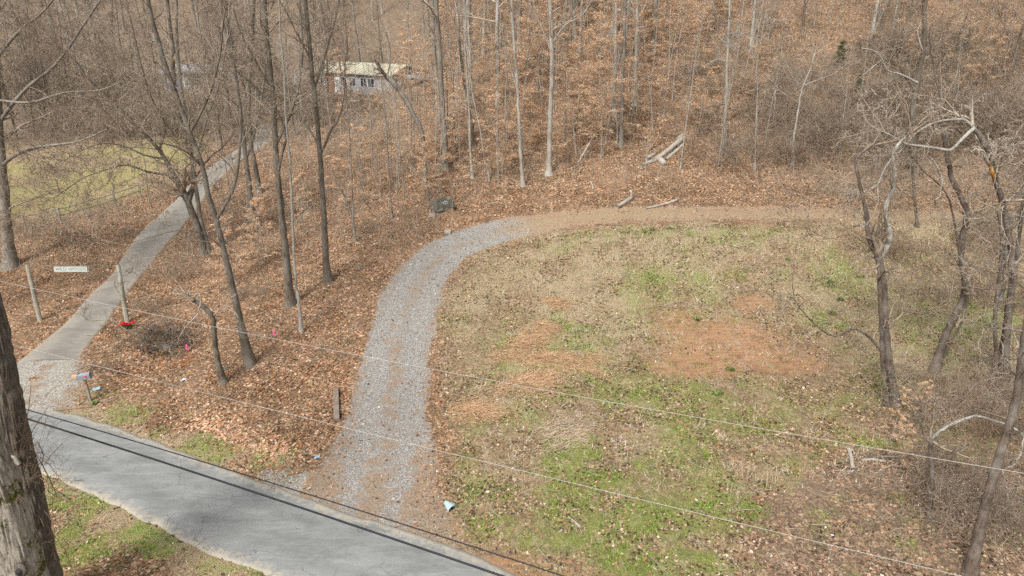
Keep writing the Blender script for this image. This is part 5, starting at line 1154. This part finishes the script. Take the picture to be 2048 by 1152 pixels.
# red flowers
p = at(255, 656); fl = empty('red_flowers', p); tag(fl, 'bright red artificial flowers heaped at the foot of the sign post', 'flowers')
rn = random.Random(9)
for i in range(15):
    c = Vector((rn.gauss(0, .2), rn.gauss(0, .1), .22 + rn.gauss(0, .06))); bm = bmesh.new()
    for ring, (nn_, rr, el) in enumerate(((6, .11, .3), (5, .07, .8), (4, .035, 1.3))):
        for k in range(nn_):
            a = k * 6.283 / nn_ + ring; d = Vector((math.cos(a) * math.cos(el), math.sin(a) * math.cos(el), math.sin(el))); s = Vector((-math.sin(a), math.cos(a), 0)) * rr * .55
            v = [bm.verts.new(c + q) for q in (Vector(), d * rr * .6 + s, d * rr, d * rr * .6 - s)]; bm.faces.new(v)
    bmobj('bloom', bm, M['red'], fl)
n = 90; P = np.stack([rng.normal(0, .2, n), rng.normal(0, .12, n), .05 + .14 * rng.random(n)], 1)
o = quads('leaves', P, .12 + .06 * rng.random(n), palette(n, [(.05, .09, .03), (.2, .16, .08)], [1, 1]), M['blade'], up=.8, kind=None, parent=fl)

# railroad tie
a, b = at(672, 781), at(674, 844); v = b - a; L = v.length; m = (a + b) / 2
o = boxes('timber_tie', [((0, 0, 0), (L, .24, .18))], M['tie'], None, .012); o.location = m + Vector((0, 0, .1)); o.rotation_mode = 'QUATERNION'; o.rotation_quaternion = v.to_track_quat('X', 'Z'); tag(o, 'weathered wooden timber lying in the leaves beside the gravel drive', 'timber')
# culvert end: a cut cone of pipe
p = at(905, 1022); bm = bmesh.new(); rings = []
for i in range(15):
    f = i / 14; rr = .24 + .004 * (i % 2) * 3; rings.append([bm.verts.new((-.75 * (1 - f) + (0 if i < 14 else 0), rr * math.cos(a), rr * math.sin(a) + .06)) for a in [k * math.pi * 2 / 20 for k in range(20)]])
for i in range(14):
    for k in range(20):
        zc = (rings[i][k].co.z + rings[i + 1][k].co.z) / 2; yc = rings[i][k].co.y
        if (i / 14) > .15 + .75 * (1 - (zc - .06 + .24) / .48) * 0 : bm.faces.new((rings[i][k], rings[i][(k + 1) % 20], rings[i + 1][(k + 1) % 20], rings[i + 1][k]))
# taper the far end to a point as the bank buries it
for r_ in range(15):
    f = r_ / 14
    for v in rings[r_]: v.co.y *= .25 + .75 * min(1, f * 1.15); v.co.z = .06 + (v.co.z - .06) * (.2 + .8 * min(1, f * 1.1)) + .05 * (1 - f)
cv = bmobj('culvert_pipe', bm, M['pipe'], None, True); cv.location = p + Vector((0, 0, .02)); cv.scale = (.75, .75, .75); cv.rotation_euler = (0, R(6), R(-50)); md = cv.modifiers.new('thick', 'SOLIDIFY'); md.thickness = .014
tag(cv, 'pale blue-grey flared culvert pipe end poking from the roadside grass', 'culvert')
# pink flags, litter
for q, l in [((375,705), 'pink survey ribbon beside the ditch brush pile'), ((549,677), 'pink survey ribbon in the leaves near the slender pale trunk')]:
    p = at(*q); e = empty('survey_flag', p); tag(e, l, 'survey flag'); boxes('stake', [((0, 0, .2), (.015, .015, .5))], M['post'], e); boxes('ribbon', [((0, 0, .33), (.09, .012, .30), Matrix.Rotation(.15, 3, 'Y')), ((.05, 0, .24), (.06, .012, .2), Matrix.Rotation(-.3, 3, 'Y'))], M['pink'], e)
def paper(q, s, mat, label, cat='litter', name='litter_sheet'):
    p = at(*q); bm = bmesh.new(); vs = [[bm.verts.new(((i / 4 - .5) * s + rn.gauss(0, .02), (j / 3 - .5) * s * .7 + rn.gauss(0, .02), .05 + rn.random() * .07)) for i in range(5)] for j in range(4)]
    for j in range(3):
        for i in range(4): bm.faces.new((vs[j][i], vs[j][i + 1], vs[j + 1][i + 1], vs[j + 1][i]))
    o = bmobj(name, bm, M[mat], None); o.location = p; o.rotation_euler = (0, 0, rn.random()); o.modifiers.new('t', 'SOLIDIFY').thickness = .006; tag(o, label, cat)
paper((367,762), .26, 'white', 'crumpled white paper lying in the leaves below the snag')
paper((634,917), .24, 'bluelit', 'small pale blue litter piece on the gravel shoulder')
paper((194,780), .32, 'bluelit', 'flattened pale plastic piece beside the mailbox post')
paper((619,980), .12, 'white', 'tiny white scrap where gravel meets the road')
paper((1983,655), .3, 'white', 'white scrap caught in the brush between the field edge trees')

# ------------------------------------------------------------------ houses
def house(label, pA, pB, dep, wh, rh, parts, roofm, wallm, name='house'):
    A, B = at(*pA), at(*pB); v = B - A; v.z = 0; L = v.length; ang = math.atan2(v.y, v.x); base = Vector((A.x, A.y, min(A.z, B.z)))
    r = empty(name, base, ang); tag(r, label, 'house')
    boxes('wall', [((L / 2, dep / 2, wh / 2 - .3), (L, dep, wh + .6))], wallm, r)
    bm = bmesh.new(); o_ = .45; e = wh + .02
    P = [(-o_, -o_, e), (L + o_, -o_, e), (L + o_, dep / 2, e + rh), (-o_, dep / 2, e + rh), (-o_, dep + o_, e), (L + o_, dep + o_, e)]
    vs = [bm.verts.new(q) for q in P]; vt = [bm.verts.new((q[0], q[1], q[2] + .12)) for q in P]
    for f in ((0, 1, 2, 3), (3, 2, 5, 4)): bm.faces.new([vt[i] for i in f]); bm.faces.new([vs[i] for i in f][::-1])
    for a, b in ((0, 1), (1, 2), (2, 5), (5, 4), (4, 3), (3, 0)): bm.faces.new((vs[a], vs[b], vt[b], vt[a]))
    ro = bmobj('roof', bm, roofm, r)
    for k in range(int(L / .6)):
        rb = boxes('rib', [((.3 + k * .6, dep / 4 - o_ / 2, e + rh / 2 + .145), (.05, math.hypot(dep / 2 + o_, rh) , .04), Matrix.Rotation(math.atan2(rh, dep / 2 + o_), 3, 'X'))], roofm, ro)
    bm = bmesh.new(); 
    for xx in (0.02, L - .02):
        t = [bm.verts.new(q) for q in ((xx, .02, wh), (xx, dep - .02, wh), (xx, dep / 2, wh + rh - .08))]; bm.faces.new(t)
    bmobj('gable', bm, wallm, r)
    for kind_, x0, x1, z0, z1, m in parts:
        f = boxes(kind_, [(((x0 + x1) / 2, -.03, (z0 + z1) / 2), (x1 - x0, .08, z1 - z0))], M['trim'] if kind_ == 'window' else m, r)
        if kind_ == 'window': boxes('pane', [(((x0 + x1) / 2, -.075, (z0 + z1) / 2), (x1 - x0 - .16, .02, z1 - z0 - .16))], M['glass'], f); boxes('mullion', [(((x0 + x1) / 2, -.09, (z0 + z1) / 2), (.05, .02, z1 - z0 - .1))], M['trim'], f)
    return r
hs1 = house('long single-storey house with a cream metal roof far behind the trees', (630,182), (784,180), 6.0, 2.6, 1.15,
      [('siding', .1, 3.8, .0, 2.3, M['wallb']), ('window', 1.2, 2.4, 1.0, 2.0, None), ('porch_wall', 5.0, 11.2, 0.0, .95, M['wallw']), ('window', 5.0, 6.2, 1.0, 2.2, None), ('window', 6.6, 7.8, 1.0, 2.2, None), ('window', 8.6, 9.8, 1.0, 2.2, None), ('window', 9.9, 11.1, 1.0, 2.2, None), ('door', 3.95, 4.85, 0.0, 2.1, M['trim'])], M['roof'], M['wallw'])
boxes('chimney', [((2.4, 4.0, 3.7), (.6, .6, 1.4))], M['wallb'], hs1)
house('low mobile home with a grey roof beyond the lawn', (330,178), (415,176), 4.5, 2.2, .9,
      [('window', .8, 1.8, .9, 1.8, None), ('window', 3.6, 4.6, .9, 1.8, None), ('door', 2.3, 3.1, 0, 1.9, M['trim'])], M['roof2'], M['wallw'])
house('small pale shed past the mobile home', (438,160), (480,160), 3, 2.0, .6, [('door', .6, 1.4, 0, 1.8, M['roof2'])], M['roof2'], M['wallw'], 'shed')
p = at(352, 182); o = boxes('tarp_bundle', [((0, 0, .6), (1.5, 1.2, 1.2)), ((.4, -.4, .3), (1.1, .8, .6))], M['tarp'], None, .15); o.location = p; tag(o, 'blue-grey tarp covered bundle in front of the mobile home', 'tarp')
p = at(594, 172); bm = bmesh.new(); bmesh.ops.create_uvsphere(bm, u_segments=14, v_segments=8, radius=.5, matrix=Matrix.Translation((0, 0, .8)) @ Matrix.Diagonal((.75, .75, 1.6, 1))); o = bmobj('white_tank', bm, M['white'], None, True); o.location = p; tag(o, 'white upright gas tank near the dark cedar', 'tank')
p = at(847, 164); e = empty('parked_car', p, .2); tag(e, 'small silver car glimpsed beyond the cream roofed house', 'car')
bm = bmesh.new(); box_bm(bm, (0, 0, .55), (3.9, 1.6, .6), bev=.12); bmobj('body', bm, M['galv'], e, True)
bm = bmesh.new(); box_bm(bm, (-.1, 0, 1.05), (2.0, 1.4, .5), bev=.15); bmobj('cabin', bm, M['glass'], e, True)
for sx in (-1.2, 1.2):
    for sy in (-.8, .8): bm = bmesh.new(); bmesh.ops.create_cone(bm, cap_ends=True, segments=14, radius1=.32, radius2=.32, depth=.2, matrix=Matrix.Translation((sx, sy, .32)) @ Matrix.Rotation(R(90), 4, 'X')); bmobj('wheel', bm, M['cable'], e)

# ------------------------------------------------------------------ labels that single out the plants next to a landmark
bpy.context.view_layer.update()
marks = [('long cream-roofed house', at(715,196)), ('grey-roofed mobile home', at(372,178)), ('block ruin', at(884,410)), ('stout pale beech', at(1098,348)), ('long fallen log', at(1000,315)), ('big bleached log', at(1330,310)), ('leaning bare pole', at(1157,322)), ('white-barked slim tree', at(1450,292)), ('mossy fallen trunk', at(1480,225)), ('young forked pale tree', at(1586,328)), ('vine-draped hillside tree', at(1828,345)), ('straight dark elbowed tree', at(581,610)), ('sign post by the red flowers', at(254,644)), ('forked twisted tree', at(1792,808)), ('s-curved leaning tree', at(1868,745)), ('slim tree with the arching arm', at(1858,1042)), ('rail fence', at(180,430)), ('large old grey tree', at(22,532)), ('bright green young pine', at(1676,140)), ('dark green cedar', at(548,215)), ('silver car', at(847,164)), ('close trio of hillside trunks', at(1245,240)), ('driveway bend', at(520,270)), ('straight grey oak', at(891,338)), ('thin grey sapling by the brush', at(710,482)), ('thick leaning corner trunk', at(1940,1146)), ('arched broken tree', at(2010,760))]
ordn = ['first', 'second', 'third', 'fourth', 'fifth', 'sixth']
short = {'tree': 'bare tree', 'beech': 'orange-leaved beech', 'thicket': 'leafless thicket', 'shrub': 'low bare shrub', 'weed': 'green weed clump'}
pool = [o for o in C.objects if o.get('group') and o.get('category') in short]
cand = []
for o in pool:
    kn = 'thin young tree' if o.name.startswith('thin') else short[o['category']]
    for nm, v in marks: cand.append(((o.location - v).length, o.name, kn, nm))
cand.sort(); used = {}; done = set()
for d, onm, kn, nm in cand:
    if onm in done or d > 28: continue
    c = used.get((kn, nm), 0)
    if c >= 6: continue
    done.add(onm); used[(kn, nm)] = c + 1; o = bpy.data.objects[onm]
    o['label'] = f'{kn}, {ordn[c]} one out from the {nm}'
